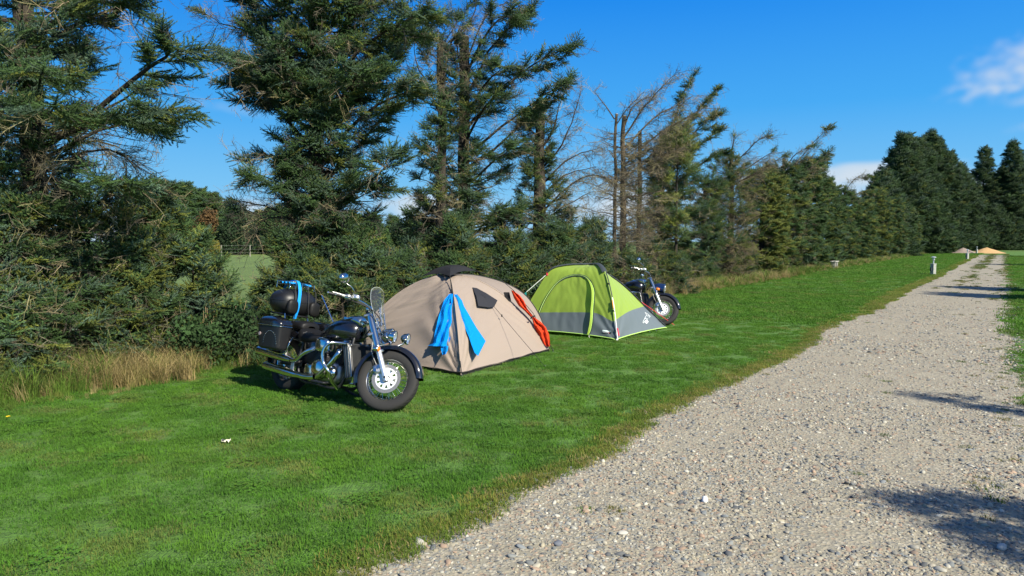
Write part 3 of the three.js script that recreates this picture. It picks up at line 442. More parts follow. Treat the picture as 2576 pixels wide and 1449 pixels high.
{ // standing dead pair, pale twigs
  const b = onRow(1546), d = -b.z, T = new Tree({ seed: 1006, name: 'dead_spruce', label: 'slim dead spruce stem, leftmost of the bare brown pair', group: ROW, base: b, height: hAt(292, d), r0: 0.07, bark: limeBark, yellow: 0.3 });
  for (const l of [[[1546, 300], [1520, 260, 0], [1495, 235, 0], [1510, 215, 0]], [[1546, 320], [1580, 270, 0], [1625, 225, 0]]]) T.limbAt(l, 0.022, { leaf: 0, dead: 2.5, side: 0.5 });
  T.layers(table(1546, d, [[320, 1480, 1640], [420, 1440, 1640], [520, 1470, 1620], [600, 1490, 1620], [700, 1490, 1630]]), 50, { leaf: 0, dead: 1.7, side: 0.55, rise: 0.25, sag: 0.05 });
  T.done();
  const c = onRow(1566), e = -c.z, U = new Tree({ seed: 1007, name: 'dead_spruce', label: 'dead topped spruce with long bare limbs swept to one side', group: ROW, base: c, height: hAt(298, e), r0: 0.115, bark: limeBark, yellow: 0.3 });
  for (const l of [[[1566, 350], [1620, 270, 0], [1660, 225, 0], [1703, 183, 0]], [[1566, 380], [1640, 300, 0.3], [1690, 270, 0.4], [1745, 240, 0.5]], [[1566, 420], [1640, 350, -0.3], [1720, 300, -0.4], [1790, 262, -0.5]], [[1566, 330], [1600, 260, -0.2], [1650, 240, -0.3]], [[1566, 450], [1640, 400, 0.3], [1720, 370, 0.4]]]) U.limbAt(l, 0.034, { leaf: 0, dead: 4, side: 0.8 });
  U.layers(table(1566, e, [[330, 1500, 1680], [430, 1480, 1680], [520, 1480, 1660], [600, 1500, 1660], [700, 1500, 1680]]), 64, { leaf: 0, dead: 1.9, side: 0.6, rise: 0.3, sag: 0.05 });
  U.done();
  const f = onRow(1606), g = -f.z, W = new Tree({ seed: 1008, name: 'dead_spruce', label: 'dead brown spruce stump stem thick with dry twigs behind the rear motorcycle', group: ROW, base: f, height: hAt(335, g), r0: 0.10, yellow: 0.3 });
  W.limbAt([[1606, 420], [1660, 370, 0], [1720, 330, 0]], 0.03, { leaf: 0, dead: 4, side: 0.7 });
  W.layers(table(1606, g, [[360, 1560, 1680], [460, 1550, 1690], [560, 1540, 1690], [640, 1530, 1700], [720, 1530, 1700]]), 84, { leaf: 0.25, dens: 5, dead: 2.0, side: 0.55, rise: 0.25 });
  W.done();
}
{ // living one with a leaning leader
  const b = onRow(1660), d = -b.z, T = new Tree({ seed: 1009, name: 'spruce_tree', label: 'leaning green spruce behind the rear motorcycle, its leader swept over', group: ROW, base: b, height: hAt(335, d), r0: 0.15, blue: 0.2, yellow: 0.15 });
  for (const l of [[[1660, 360], [1695, 310, 0], [1715, 240, 0], [1752, 178, 0]], [[1660, 380], [1720, 320, -0.2], [1770, 260, -0.3], [1812, 212, -0.4]], [[1660, 420], [1740, 340, 0.2], [1780, 300, 0.3], [1818, 278, 0.4]], [[1660, 460], [1730, 390, -0.3], [1790, 340, -0.5], [1812, 320, -0.5]], [[1660, 500], [1740, 430, 0.2], [1800, 390, 0.2], [1835, 380, 0.2]]]) T.limbAt(l, 0.036, { leaf: 0.85, dens: 8, dead: 2, side: 0.7 });
  T.layers(table(1660, d, [[345, 1640, 1740], [430, 1640, 1790], [520, 1630, 1820], [600, 1620, 1800], [670, 1620, 1780], [710, 1620, 1770]]), 120, { leaf: 0.7, dens: 8, dead: 2, side: 0.6, rise: 0.4 });
  T.done();
  const c = onRow(1700, HEDGE + 0.9), e = -c.z, P = new Tree({ seed: 1010, name: 'young_pine', label: 'small bright green long-needled pine among the dead spruces', base: c, height: hAt(330, e), r0: 0.07, pointed: true, pine: true, spray: 1.5, blue: 0, yellow: 0.55 });
  P.layers(table(1700, e, [[330, 1685, 1720], [380, 1665, 1740], [450, 1665, 1740, { keep: 0.5 }], [600, 1670, 1740, { keep: 0.3 }]]), 34, { leaf: 0.5, dens: 7, dead: 0, side: 0.35, rise: 0.6 });
  P.done();
}
// the farther part of the row: brown, olive and green trees by turns
const mid = (seed, px, top, label, rows, n, o = {}, limbs = [], lo = {}) => {
  const b = onRow(px, o.v ?? HEDGE), d = -b.z, T = new Tree({ seed, name: o.dead ? 'dead_spruce' : 'spruce_tree', label, group: ROW, base: b, height: hAt(top, d), r0: o.r0 ?? 0.15, far: d > 34, spray: d > 34 ? 0.95 : 1.15, blue: o.blue ?? 0.15, yellow: o.yellow ?? 0.15, pointed: o.pointed });
  for (const l of limbs) T.limbAt(l, 0.04, { leaf: 0.1, dead: 4, side: 0.9, dens: 5, ...lo });
  T.layers(table(px, d, rows), n, { leaf: 0.7, dens: 6, dead: 1.6, side: 0.65, rise: 0.4, every: d > 34 ? 0.26 : 0.2, ...o.opt }); T.done();
};
mid(1011, 1770, 480, 'green spruce with low bushy skirt between brown dead ones', [[440, 1740, 1830], [520, 1700, 1840], [600, 1690, 1830], [680, 1690, 1800], [700, 1690, 1800]], 100, { blue: 0.25 });
mid(1012, 1836, 385, 'brown dying spruce with broken top past the rear motorcycle', [[400, 1790, 1890], [470, 1760, 1910], [560, 1740, 1910], [640, 1740, 1900], [690, 1740, 1890]], 150, { dead: true, yellow: 0.35, opt: { leaf: 0.18, dead: 3.4, dens: 5 } }, [[[1836, 420], [1870, 390, 0], [1910, 350, 0], [1945, 338, 0]], [[1836, 450], [1900, 410, 0.3], [1960, 370, 0.4]], [[1836, 400], [1845, 360, 0], [1850, 330, 0]], [[1836, 470], [1910, 430, -0.3], [1990, 380, -0.4]]]);
mid(1013, 1915, 430, 'olive yellow spruce beside the brown dying one', [[430, 1880, 1960], [500, 1870, 1980], [580, 1865, 1985], [650, 1870, 1980], [680, 1880, 1970]], 130, { yellow: 0.6, blue: 0 });
mid(1014, 1965, 400, 'spruce with bare swept branches at mid row', [[420, 1930, 2030], [500, 1920, 2040], [590, 1920, 2040], [660, 1930, 2030]], 130, { yellow: 0.2, opt: { dead: 4, leaf: 0.5 } }, [[[1965, 450], [2020, 390, 0], [2060, 345, 0], [2092, 315, 0]], [[1965, 470], [2030, 430, 0.5], [2090, 375, 0.6]], [[1965, 440], [2000, 390, -0.5], [2040, 365, -0.6]]]);
mid(1015, 2030, 400, 'rounded green spruce before the bench', [[400, 1990, 2075], [460, 1985, 2090], [540, 1990, 2100], [620, 1990, 2090], [665, 2000, 2080]], 140, { blue: 0.2 });
mid(1016, 2078, 470, 'dark bushy spruce right behind the bench', [[470, 2050, 2110], [540, 2040, 2125], [610, 2040, 2120], [660, 2050, 2110]], 120, { blue: 0.1 });
mid(1017, 2120, 470, 'thin spruce with crooked bare top past the bench', [[480, 2100, 2150], [540, 2085, 2160], [600, 2085, 2160], [650, 2090, 2150]], 110, { blue: 0.1, opt: { dead: 3 } }, [[[2120, 510], [2140, 460, 0], [2170, 440, 0], [2210, 448, 0]], [[2120, 530], [2150, 490, 0], [2200, 480, 0]]], { leaf: 0.3 });
for (const [seed, px, top, w] of [[1018, 2165, 500, 34], [1019, 2205, 478, 36], [1020, 2243, 500, 34], [1021, 2278, 520, 30], [1022, 2308, 545, 26], [1023, 2335, 552, 24], [1024, 2360, 560, 22], [1025, 2382, 565, 20]]) {
  const which = { 2165: 'clipped-looking green spruce, nearest of the low far hedge trees', 2205: 'yellow green spruce below the tall dark spruces', 2243: 'brown flecked low spruce below the tall dark spruces', 2278: 'dense green low spruce in the far hedge, above the first lamp post', 2308: 'low hedge spruce beyond the first lamp post', 2335: 'low hedge spruce level with the first lamp post', 2360: 'narrow low spruce just past the first lamp post', 2382: 'last low spruce of the hedge before the dark wood' };
  const b = onRow(px), d = -b.z, gy = HORIZON + EYE * FOCAL / d;
  mid(seed, px, top, which[px], [[top, px - w * 0.45, px + w * 0.5], [lerp(top, gy, 0.35), px - w * 0.85, px + w], [lerp(top, gy, 0.7), px - w, px + w * 1.05], [gy - 6, px - w * 0.9, px + w * 0.9]], 120, { pointed: true, yellow: 0.25 + 0.2 * (seed % 2), opt: { dead: seed % 3 ? 1 : 3, depth: 0.9 } });
}
// ---------------------------------------------------------------- tall dark spruces at the far end
const TALL = 'tall spruces at the far end of the track';
const tall = (seed, px, py, d, label, w, o = {}) => {
  const p = at(px, py, d), b = V(p.x, 0, p.z), H = p.y, T = new Tree({ seed, name: 'tall_spruce', label, group: TALL, base: b, height: H, r0: 0.26, pointed: true, far: true, tone: 0.72, spray: o.spray ?? 2.1, blue: o.blue ?? 0.25, yellow: o.yellow ?? 0.03 });
  const L = []; for (let i = 0; i <= 8; i++) { const t = i / 8; L.push([H * (1 - t * (o.bare ?? 0.93)) - 0.1, w * (0.04 + 0.96 * Math.pow(t, o.pw ?? 0.7)) * (1 + 0.25 * n2(i, seed)), w * (0.04 + 0.96 * Math.pow(t, o.pw ?? 0.7)) * (1 + 0.2 * n2(i, seed + 9)), { rise: t < 0.4 ? 0.8 : 0.3 }]); }
  T.layers(L, o.n ?? 170, { leaf: 0.85, dens: 2.6, dead: o.dead ?? 0.3, side: 1.0, every: 0.4, sag: 0.35, depth: 1, rag: 0.45 });
  for (let i = 0; i < 7; i++) T.foliage(V(0, H - 0.28 * i, 0), V((i % 3 - 1) * (i ? 0.5 : 0.05), 1, (i % 2 - 0.5) * 0.4), 0.7);
  T.done();
};
tall(2001, 2222, 440, 80, 'dark spruce at the near side of the tall far clump', 3.4);
tall(2002, 2277, 342, 98, 'tall dark spruce, leftmost high top of the far clump', 5.2, { n: 240 });
tall(2003, 2312, 352, 112, 'dark spruce between the two highest tops of the far clump', 5.6, { n: 200 });
tall(2004, 2345, 335, 128, 'highest pointed spruce in the far clump', 6.8, { n: 240 });
tall(2005, 2385, 385, 132, 'dark spruce right of the highest top in the far clump', 6.8, { n: 200 });
tall(2006, 2418, 420, 136, 'shorter spruce where the far clump slopes down', 6.0, { n: 180 });
tall(2007, 2477, 374, 140, 'pointed spruce standing clear beyond the gravel heaps', 5.0, { n: 130, pw: 0.9 });
tall(2008, 2548, 360, 138, 'tall pointed spruce near the right edge beyond the track', 6.0, { n: 150, pw: 0.9 });
tall(2009, 2515, 430, 146, 'dark spruce between the two pointed ones beyond the track', 6.4);
tall(2010, 2450, 470, 142, 'low dark spruce just right of the far clump', 6.0);
tall(2011, 2590, 420, 140, 'dark spruce cut by the right edge of the view', 6.0);
tall(2012, 2500, 520, 134, 'low dark spruce straight behind the sandy heap', 5.2);
tall(2013, 2555, 510, 136, 'low dark spruce closing the view at the track end', 5.6);
tall(2014, 2425, 520, 132, 'low spruce behind the grey heap', 4.8);
console.log('sprays', Tree.count, 'twigs', Tree.twigs);
// ---------------------------------------------------------------- low growth under the row
const deadStalk = std(0.34, 0.25, 0.13, 0.9);
const LOW = 'bushy young spruces under the row';
function bush(seed, px, d, topPy, wl, wr, label, o = {}) {
  const p = at(px, HORIZON, d), b = V(p.x, 0, p.z), H = hAt(topPy, d), T = new Tree({ seed, name: 'young_spruce', label, group: LOW, base: b, height: H * 0.96, r0: o.r0 ?? 0.05, pointed: true, blue: o.blue ?? 0.35, yellow: o.yellow ?? 0.2, spray: o.spray ?? 1.05, far: o.far });
  const L = mAt(wl, d), R = mAt(wr, d);
  T.layers([[H, 0.18 * L, 0.22 * R, { rise: 0.8 }], [H * 0.82, 0.55 * L, 0.6 * R, { rise: 0.4 }], [H * 0.6, 0.9 * L, 0.9 * R], [H * 0.38, L, R], [H * 0.2, L * 0.95, R * 0.95], [0.12, L * 0.85, R * 0.85, { rise: 0.05 }]], o.n ?? 52, { leaf: 0.8, dens: 7, dead: o.dead ?? 1.2, side: 0.55, rise: 0.25, sag: 0.16, depth: o.depth ?? 0.8, ...o.opt });
  T.done();
}
bush(3001, 20, 9.1, 455, 260, 230, 'bushy spruce at the left edge, in front of the thick trunk', { n: 60, dead: 3.5 });
bush(3002, 225, 10.0, 470, 200, 200, 'bushy spruce with many dry tan twigs left of the gap', { n: 62, dead: 4 });
bush(3003, 400, 10.9, 490, 150, 105, 'spruce bush ending at the gap to the paddock', { n: 52, blue: 0.2 });
bush(3004, 315, 10.1, 640, 180, 150, 'low spruce bush over the long grass at the left', { n: 46, dead: 3 });
bush(3005, 5, 8.5, 760, 180, 150, 'lowest spruce bush at the left edge beside the lawn', { n: 40 });
bush(3006, 480, 10.6, 605, 100, 105, 'small spruce bush behind the tall dry stalks', { n: 42, yellow: 0.25 });
bush(3007, 722, 12.2, 600, 75, 80, 'spruce bush left of the broad dark trunk', { n: 44 });
bush(3008, 780, 11.5, 670, 100, 110, 'low spruce bush behind the black luggage case', { n: 40 });
bush(3009, 900, 12.4, 600, 110, 120, 'spruce bush behind the handlebar mirror', { n: 52 });
bush(3010, 1010, 13.6, 640, 90, 100, 'spruce bush behind the left slope of the brown tent', { n: 46, dead: 2.5 });
bush(3011, 1150, 14.8, 560, 110, 120, 'dark spruce bush behind the brown tent peak', { n: 60 });
bush(3012, 1280, 15.8, 590, 100, 110, 'dark spruce bush behind the right slope of the brown tent', { n: 60 });
bush(3013, 1390, 17.6, 570, 100, 110, 'bushy spruce behind the green tent roof', { n: 60 });
bush(3014, 1490, 19.4, 560, 80, 70, 'bluish spruce bush right of the green tent peak', { n: 60, blue: 0.6 });
bush(3015, 1590, 21.6, 640, 70, 70, 'dry brown bush behind the rear motorcycle', { n: 40, dead: 4.5, opt: { leaf: 0.2 } });
bush(3016, 1690, 23.5, 650, 70, 70, 'dry brown and green bush right of the rear motorcycle', { n: 40, dead: 3.5, opt: { leaf: 0.3 } });
bush(3017, 860, 11.0, 720, 60, 70, 'dry low bush behind the motorcycle seat', { n: 24, dead: 8, opt: { leaf: 0.15 } });

// dry tangled twigs among the left bushes are part of those bushes; long grass along the foot of the row is one mass
function tuftGeo(seed, n, h0, h1, spread, w) {
  const r = rng(seed), pos = [], idx = [];
  for (let i = 0; i < n; i++) {
    const a = r() * 6.283, d = 0.07 * Math.sqrt(r()), x = Math.cos(a) * d, z = Math.sin(a) * d, h = lerp(h0, h1, r()), t = r() * 6.283, le = spread * h * (0.25 + r()), cx = Math.cos(t), cz = Math.sin(t), ww = w * (0.6 + 0.7 * r());
    let k0 = pos.length / 3; const K = 4; for (let k = 0; k <= K; k++) { const f = k / K, y = h * (f - 0.32 * spread * f * f * f), q = ww * (1 - f * 0.95); pos.push(x + cx * le * f * f - cz * q, y, z + cz * le * f * f + cx * q, x + cx * le * f * f + cz * q, y, z + cz * le * f * f - cx * q); if (k) idx.push(k0, k0 + 1, k0 + 2, k0 + 1, k0 + 3, k0 + 2), k0 += 2; }
  }
  const g = new THREE.BufferGeometry(); g.setAttribute('position', new THREE.Float32BufferAttribute(pos, 3)); g.setIndex(idx); return g;
}
{
  const r = rng(909), tall = new Bag(), low = new Bag(), gT = tuftGeo(1, 34, 0.22, 0.5, 0.9, 0.0035), gL = tuftGeo(2, 40, 0.08, 0.24, 0.8, 0.0032), gF = tuftGeo(3, 30, 0.15, 0.4, 0.8, 0.009), farB = new Bag();
  for (let u = -9; u < 112; u += 0.25) {
    const [mx, mz] = uv2w(u, -9), d = Math.hypot(mx, mz), n = d < 16 ? 36 : d < 30 ? 26 : 10;
    for (let i = 0; i < n; i++) {
      const uu = u + 0.25 * r(), e = -8.35 + 0.4 * fbm(uu * 0.5, 77, 3), v = e - 2.4 * Math.pow(r(), 1.6), [x, z] = uv2w(uu, v); if (-z < 4 || Math.abs(x) > -z * 0.7156 + 0.8) continue;
      const k = sstep(e - v, 0.0, 0.55), q = r(), dry = n2(x * 0.5 + 9, z * 0.5) * 0.5 + 0.36, j = 0.7 + 0.6 * r(), c = q < dry * 0.8 ? [0.36 * j, 0.29 * j, 0.125 * j] : q < 0.85 ? [0.11 * j, 0.19 * j, 0.025 * j] : [0.19 * j, 0.21 * j, 0.045 * j], s = (0.55 + 0.7 * r()) * (0.45 + 0.75 * k);
      Q.setFromEuler(E.set((r() - 0.5) * 0.4, r() * 6.28, (r() - 0.5) * 0.4)); (d > 26 ? farB : k < 0.5 || r() < 0.35 ? low : tall).add(V(x, 0, z), Q, V(s, s, s), c);
    }
  }
  // matted straw: behind the motorcycle seat, along the left bushes and round the rear motorcycle
  const straw = new Bag();
  for (const [x0, x1, y0, y1, n, sc] of [[770, 930, 800, 850, 150, 1.25], [440, 640, 850, 905, 130, 1.05], [120, 500, 915, 985, 230, 0.9], [1590, 1760, 725, 762, 170, 1.15], [1760, 2080, 692, 718, 150, 1.0]]) for (let i = 0; i < n; i++) {
    const p = ground(lerp(x0, x1, r()), lerp(y0, y1, r())), j = 0.7 + 0.6 * r(), s = sc * (0.7 + 0.7 * r()); if (w2uv(p.x, p.z)[1] > -8.3) continue;
    Q.setFromEuler(E.set((r() - 0.5) * 0.7, r() * 6.28, (r() - 0.5) * 0.7)); straw.add(V(p.x, 0, p.z), Q, V(s, s, s), r() < 0.75 ? [0.36 * j, 0.275 * j, 0.12 * j] : [0.25 * j, 0.22 * j, 0.07 * j]);
  }
  tag(straw.build('long_grass', gT, bladeMat, scene), 'matted tan straw behind the motorcycles and along the bushes', 'grass', null, 'stuff');
  tag(tall.build('long_grass', gT, bladeMat, scene), 'long straw coloured grass along the foot of the spruces', 'grass', null, 'stuff');
  tag(low.build('long_grass', gL, bladeMat, scene), 'ragged green grass fringe where the lawn meets the spruces', 'grass', null, 'stuff');
  tag(farB.build('long_grass', gF, bladeMat, scene), 'rough grass fringe along the far end of the row', 'grass', null, 'stuff');
}
{ // tall dry stalks beside the gap
  const b = at(560, 860, 10.1), t = thing('dry_stalks', 'tall tan dry weed stalks standing behind the luggage case', 'weeds', V(b.x, 0, b.z)), r = rng(12);
  for (let i = 0; i < 26; i++) { const x = (r() - 0.5) * 0.45, z = (r() - 0.5) * 0.4, h = 0.45 + 0.5 * r(), l = (r() - 0.5) * 0.3; mesh('stalk', tube([V(x, 0, z), V(x + l * 0.3 * h, h * 0.5, z), V(x + l * h, h, z + (r() - 0.5) * 0.2)], 0.006, 0.003, 4, false), deadStalk, t); }
}
// ---------------------------------------------------------------- beyond the paddock
function leafClump(seed, n, R, s) { const r = rng(seed), pos = [], idx = []; for (let i = 0; i < n; i++) { const d = V(r() - 0.5, r() - 0.5, r() - 0.5).normalize().multiplyScalar(R * Math.cbrt(r())), a = V(r() - 0.5, r() - 0.5, r() - 0.5).normalize(), b = V(0, 0, 0).crossVectors(a, V(r() - 0.5, r() - 0.5, r() - 0.5)).normalize(), k = pos.length / 3, l = s * (0.7 + 0.6 * r()); for (const [p, q] of [[-1, 0], [0, 0.55], [1, 0], [0, -0.55]]) pos.push(d.x + (a.x * p + b.x * q) * l, d.y + (a.y * p + b.y * q) * l, d.z + (a.z * p + b.z * q) * l); idx.push(k, k + 1, k + 2, k, k + 2, k + 3); } const g = new THREE.BufferGeometry(); g.setAttribute('position', new THREE.Float32BufferAttribute(pos, 3)); g.setIndex(idx); return g; }
const leafMat = phys(1, 1, 1, { roughness: 0.9, specularIntensity: 0.3, transmission: 0.25, thickness: 0 });
const FAR_LEAF = leafClump(61, 60, 0.42, 0.085), NEAR_LEAF = leafClump(62, 40, 0.16, 0.034);
function shrub(seed, name, label, category, p, w, h, col, geo, n, s, group) {
  const r = rng(seed), t = thing(name, label, category, p, 0, group), bag = new Bag();
  for (let k = 0; k < 7; k++) { const a = k * 0.9, e = V(Math.cos(a) * w * 0.5, h * (0.5 + 0.3 * r()), Math.sin(a) * w * 0.4); mesh('stem', tube([V(0, -0.05, 0), e.clone().multiplyScalar(0.5).add(V(0, h * 0.1, 0)), e], 0.02 * Math.max(1, h * 0.4), 0.006, 5, false), barkMat, t); }
  const lob = []; for (let i = 0; i < 9; i++) lob.push([V((r() - 0.5) * 1.3 * w, h * (0.25 + 0.55 * r()), (r() - 0.5) * w), 0.3 + 0.3 * r()]);
  for (let i = 0; i < n; i++) { const [c, q] = lob[i % 9], d = V(r() - 0.5, r() - 0.5, r() - 0.5).normalize().multiplyScalar(Math.pow(r(), 0.35)), pt = V(c.x + d.x * q * w * 1.1, Math.max(0.1, c.y + d.y * q * h * 0.9), c.z + d.z * q * w), j = 0.6 + 0.8 * r(); Q.setFromEuler(E.set(r() * 6, r() * 6, r() * 6)); const ss = s * (0.7 + 0.6 * r()); bag.add(pt, Q, V(ss, ss, ss), col.map((x) => x * j)); }
  bag.build('crown', geo, leafMat, t); return t;
}
const BACK = 'trees and bushes beyond the paddock fence';
{
  const far = (seed, px, py, d, w, label, o = {}) => { const p = at(px, py, d), T = new Tree({ seed, name: 'distant_spruce', label, group: BACK, base: V(p.x, 0, p.z), height: p.y, r0: 0.18, pointed: true, far: true, spray: 1.9, blue: 0.2, yellow: 0.06 }); const L = []; for (let i = 0; i <= 6; i++) { const t = i / 6; L.push([p.y * (1 - t * 0.9), w * (0.12 + 0.88 * t), w * (0.12 + 0.88 * t), { rise: t < 0.4 ? 0.5 : 0.1 }]); } T.layers(L, o.n ?? 60, { leaf: 0.9, dens: 3.2, dead: 0, side: 1.3, every: 0.5, depth: 1 }); T.done(); };
  const L = [[330, 462, 96], [362, 470, 100], [395, 458, 94], [415, 466, 98], [432, 462, 95], [450, 470, 99], [466, 466, 95], [484, 478, 100], [500, 482, 96], [516, 480, 101], [532, 490, 97], [548, 500, 100], [566, 512, 103], [590, 530, 108], [615, 538, 112], [655, 535, 110], [685, 528, 106], [712, 520, 104], [738, 516, 102], [760, 522, 104], [795, 528, 106], [840, 534, 108], [890, 540, 112], [940, 545, 115], [990, 548, 118], [1040, 552, 120], [1090, 556, 124], [1140, 560, 128]];
  const words = ['first', 'second', 'third', 'fourth', 'fifth', 'sixth', 'seventh', 'eighth', 'ninth', 'tenth', 'eleventh', 'twelfth', 'thirteenth', 'fourteenth', 'fifteenth', 'sixteenth', 'seventeenth', 'eighteenth', 'nineteenth', 'twentieth', 'twenty-first', 'twenty-second', 'twenty-third', 'twenty-fourth', 'twenty-fifth', 'twenty-sixth', 'twenty-seventh', 'twenty-eighth'];
  L.forEach(([px, py, d], i) => far(4000 + i, px, py, d, 2.2 + 0.5 * (i % 3), words[i] + ' distant pointed spruce, counted from the left, beyond the paddock fence'));
  const sh = (seed, px, top, d, wpx, col, label, n = 300, sc = 1.5) => { const p = at(px, top, d), w = mAt(wpx, d) * 0.5; shrub(seed, 'field_bush', label, 'bush', V(p.x, 0, p.z), w, p.y, col, FAR_LEAF, n, sc, BACK); };
  const G1 = [0.050, 0.095, 0.028], G2 = [0.034, 0.062, 0.026], G3 = [0.075, 0.12, 0.03], BR = [0.14, 0.085, 0.035];
  sh(4101, 400, 560, 88, 90, G1, 'green bush at the left end of the far paddock fence');
  sh(4102, 455, 550, 90, 80, G1, 'rounded mid green bush left of the rusty brown one');
  sh(4103, 515, 538, 90, 52, BR, 'rusty brown rounded bush beyond the fence', 220);
  sh(4104, 590, 535, 88, 100, G2, 'large dark rounded bush beyond the fence', 420);
  sh(4105, 505, 585, 86, 60, G3, 'light green low bush before the rusty one', 160);
  sh(4106, 660, 550, 92, 90, G1, 'green bush right of the large dark one');
  sh(4107, 725, 545, 92, 100, [0.07, 0.085, 0.03], 'brownish green bush behind the broad spruce');
  sh(4108, 820, 560, 96, 120, G2, 'dark bush seen through the broad spruce');
  sh(4109, 930, 566, 100, 130, G1, 'green bush seen between the spruces above the motorcycle');
  sh(4110, 1040, 570, 104, 130, G2, 'dark bush seen between the spruces above the brown tent');
  sh(4111, 543, 612, 82, 26, [0.27, 0.235, 0.045], 'small yellow flowering bush at the fence', 90, 0.5);
  sh(4112, 350, 545, 92, 80, G2, 'dark bush far behind the left spruces');
}
{ // paddock fence: posts and wires
  const posts = [[330, 82], [372, 81.5], [430, 81], [487, 80], [556, 79], [628, 78], [700, 77], [772, 76], [850, 75], [930, 74]], f = thing('wire_fence', 'thin wire fence on grey posts across the far paddock', 'fence'), wood = std(0.26, 0.24, 0.19, 0.9), wire = std(0.32, 0.31, 0.27, 0.7);
  const ps = posts.map(([px, d]) => { const p = at(px, HORIZON, d); p.y = 0; return p; });
  ps.forEach((p, i) => { const g = tube([V(p.x, -0.1, p.z), V(p.x + 0.03 * (i % 2), 1.25, p.z)], 0.065, 0.055, 7); mesh('post', g, wood, f); });
  for (const h of [1.2, 0.8, 0.42]) mesh('wire', tube(ps.map((p) => V(p.x, h, p.z)), 0.007, 0.007, 4), wire, f);
}
{ // broad-leaved shrub in the gap and nettles by it
  const p = at(610, 800, 10.2); shrub(4201, 'leafy_shrub', 'dark leafy shrub in the gap left of the luggage case', 'bush', V(p.x, 0, p.z), 0.5, 0.85, [0.030, 0.060, 0.020], NEAR_LEAF, 130, 0.9);
  const q = at(520, 800, 9.8); shrub(4202, 'leafy_shrub', 'low green leafy shrub beneath the spruce bush at the gap', 'bush', V(q.x, 0, q.z), 0.42, 0.75, [0.042, 0.085, 0.026], NEAR_LEAF, 120, 0.9);
}
// ---------------------------------------------------------------- trees right of the track that shade it
const SIDE = 'spruces standing right of the track';
{
  const side = (seed, x, z, H, w, label, n = 50, o = {}) => { const T = new Tree({ seed, name: 'side_spruce', label, group: SIDE, base: V(x, 0, z), height: H, r0: 0.1, pointed: true, blue: 0.3, far: o.far, spray: o.far ? 1.7 : 1.1 }); T.layers([[H, 0.1 * w, 0.1 * w], [H * 0.7, 0.6 * w, 0.6 * w], [H * 0.4, w, w], [0.5, 0.9 * w, 0.9 * w]], n, { leaf: 0.8, dens: o.far ? 3.2 : 6, dead: 0.6, side: 0.6, rise: 0.3, depth: 1, every: o.far ? 0.4 : 0.2 }); T.done(); };
  side(5001, 5.3, -1.75, 2.95, 1.3, 'spruce beside the camera whose shadow falls on the near gravel', 44);
  side(5002, 7.45, -4.85, 3.2, 0.22, 'slim young spruce right of the track, casting the thin shadow', 24);
  const [a, b] = uv2w(26, 3.6); side(5003, a, b, 4.0, 0.8, 'spruce right of the track, casting the nearer pair of shadows', 50, { far: true });
  const [c, e] = uv2w(30, 3.9); side(5004, c, e, 4.3, 0.9, 'second spruce right of the track, near the first lamp post', 50, { far: true });
  const [f, g] = uv2w(62, 4.6); side(5005, f, g, 5.0, 1.1, 'spruce right of the track, halfway to the far wood', 50, { far: true });
  const [h, i] = uv2w(96, 5.2); side(5006, h, i, 5.6, 1.3, 'spruce right of the track, close to the far wood', 50, { far: true });
}
// ---------------------------------------------------------------- tents
const c2 = (x, y) => [(1340 + x / 3.083) / 1.4445, (930 + y / 3.083) / 1.4445], c3 = (x, y) => [(1860 + x / 3.8136) / 1.4445, (900 + y / 3.8136) / 1.4445], c6 = (x, y) => [(1500 + x / 3.9167) / 1.4445, (950 + y / 3.9167) / 1.4445];
const toPx = (p) => { const q = p.clone().sub(V(0, EYE, 0)).applyAxisAngle(XAX, PITCH); return [CX + FOCAL * q.x / -q.z, CY - FOCAL * q.y / -q.z]; };
const curve1 = (list) => (t) => { let i = 0; while (i < list.length - 2 && t > list[i + 1][0]) i++; const [x0, y0] = list[i], [x1, y1] = list[i + 1], m = (j) => { const a = list[Math.max(j - 1, 0)], b = list[Math.min(j + 1, list.length - 1)]; return (b[1] - a[1]) / (b[0] - a[0]); }, h = x1 - x0, s = clamp((t - x0) / h, 0, 1), s2 = s * s, s3 = s2 * s; return (2 * s3 - 3 * s2 + 1) * y0 + (s3 - 2 * s2 + s) * h * m(i) + (-2 * s3 + 3 * s2) * y1 + (s3 - s2) * h * m(i + 1); };
// where the line of sight at px, py meets a panel fn(s, r): nearest grid point, then refined
function hit(fn, px, py) { let best = 1e9, bs = 0, br = 0, step = 0.04; for (let s = 0; s <= 1; s += step) for (let r = 0; r <= 1; r += step) { const [x, y] = toPx(fn(s, r)), d = (x - px) ** 2 + (y - py) ** 2; if (d < best) { best = d; bs = s; br = r; } } for (let k = 0; k < 7; k++) { step *= 0.5; const s0 = bs, r0 = br; for (const a of [-1, 0, 1]) for (const b of [-1, 0, 1]) { const s = clamp(s0 + a * step, 0, 1), r = clamp(r0 + b * step, 0, 1), [x, y] = toPx(fn(s, r)), d = (x - px) ** 2 + (y - py) ** 2; if (d < best) { best = d; bs = s; br = r; } } } return [bs, br]; }
const normalAt = (fn, s, r) => { const e = 0.01, a = fn(clamp(s + e, 0, 1), r).sub(fn(clamp(s - e, 0, 1), r)), b = fn(s, clamp(r + e, 0, 1)).sub(fn(s, clamp(r - e, 0, 1))), n = a.cross(b).normalize(), p = fn(s, r); return n.dot(V(0, EYE, 0).sub(p)) < 0 ? n.negate() : n; };
const cloth = (r, g, b, o = {}) => phys(r, g, b, { roughness: 0.62, specularIntensity: 0.5, ...o });
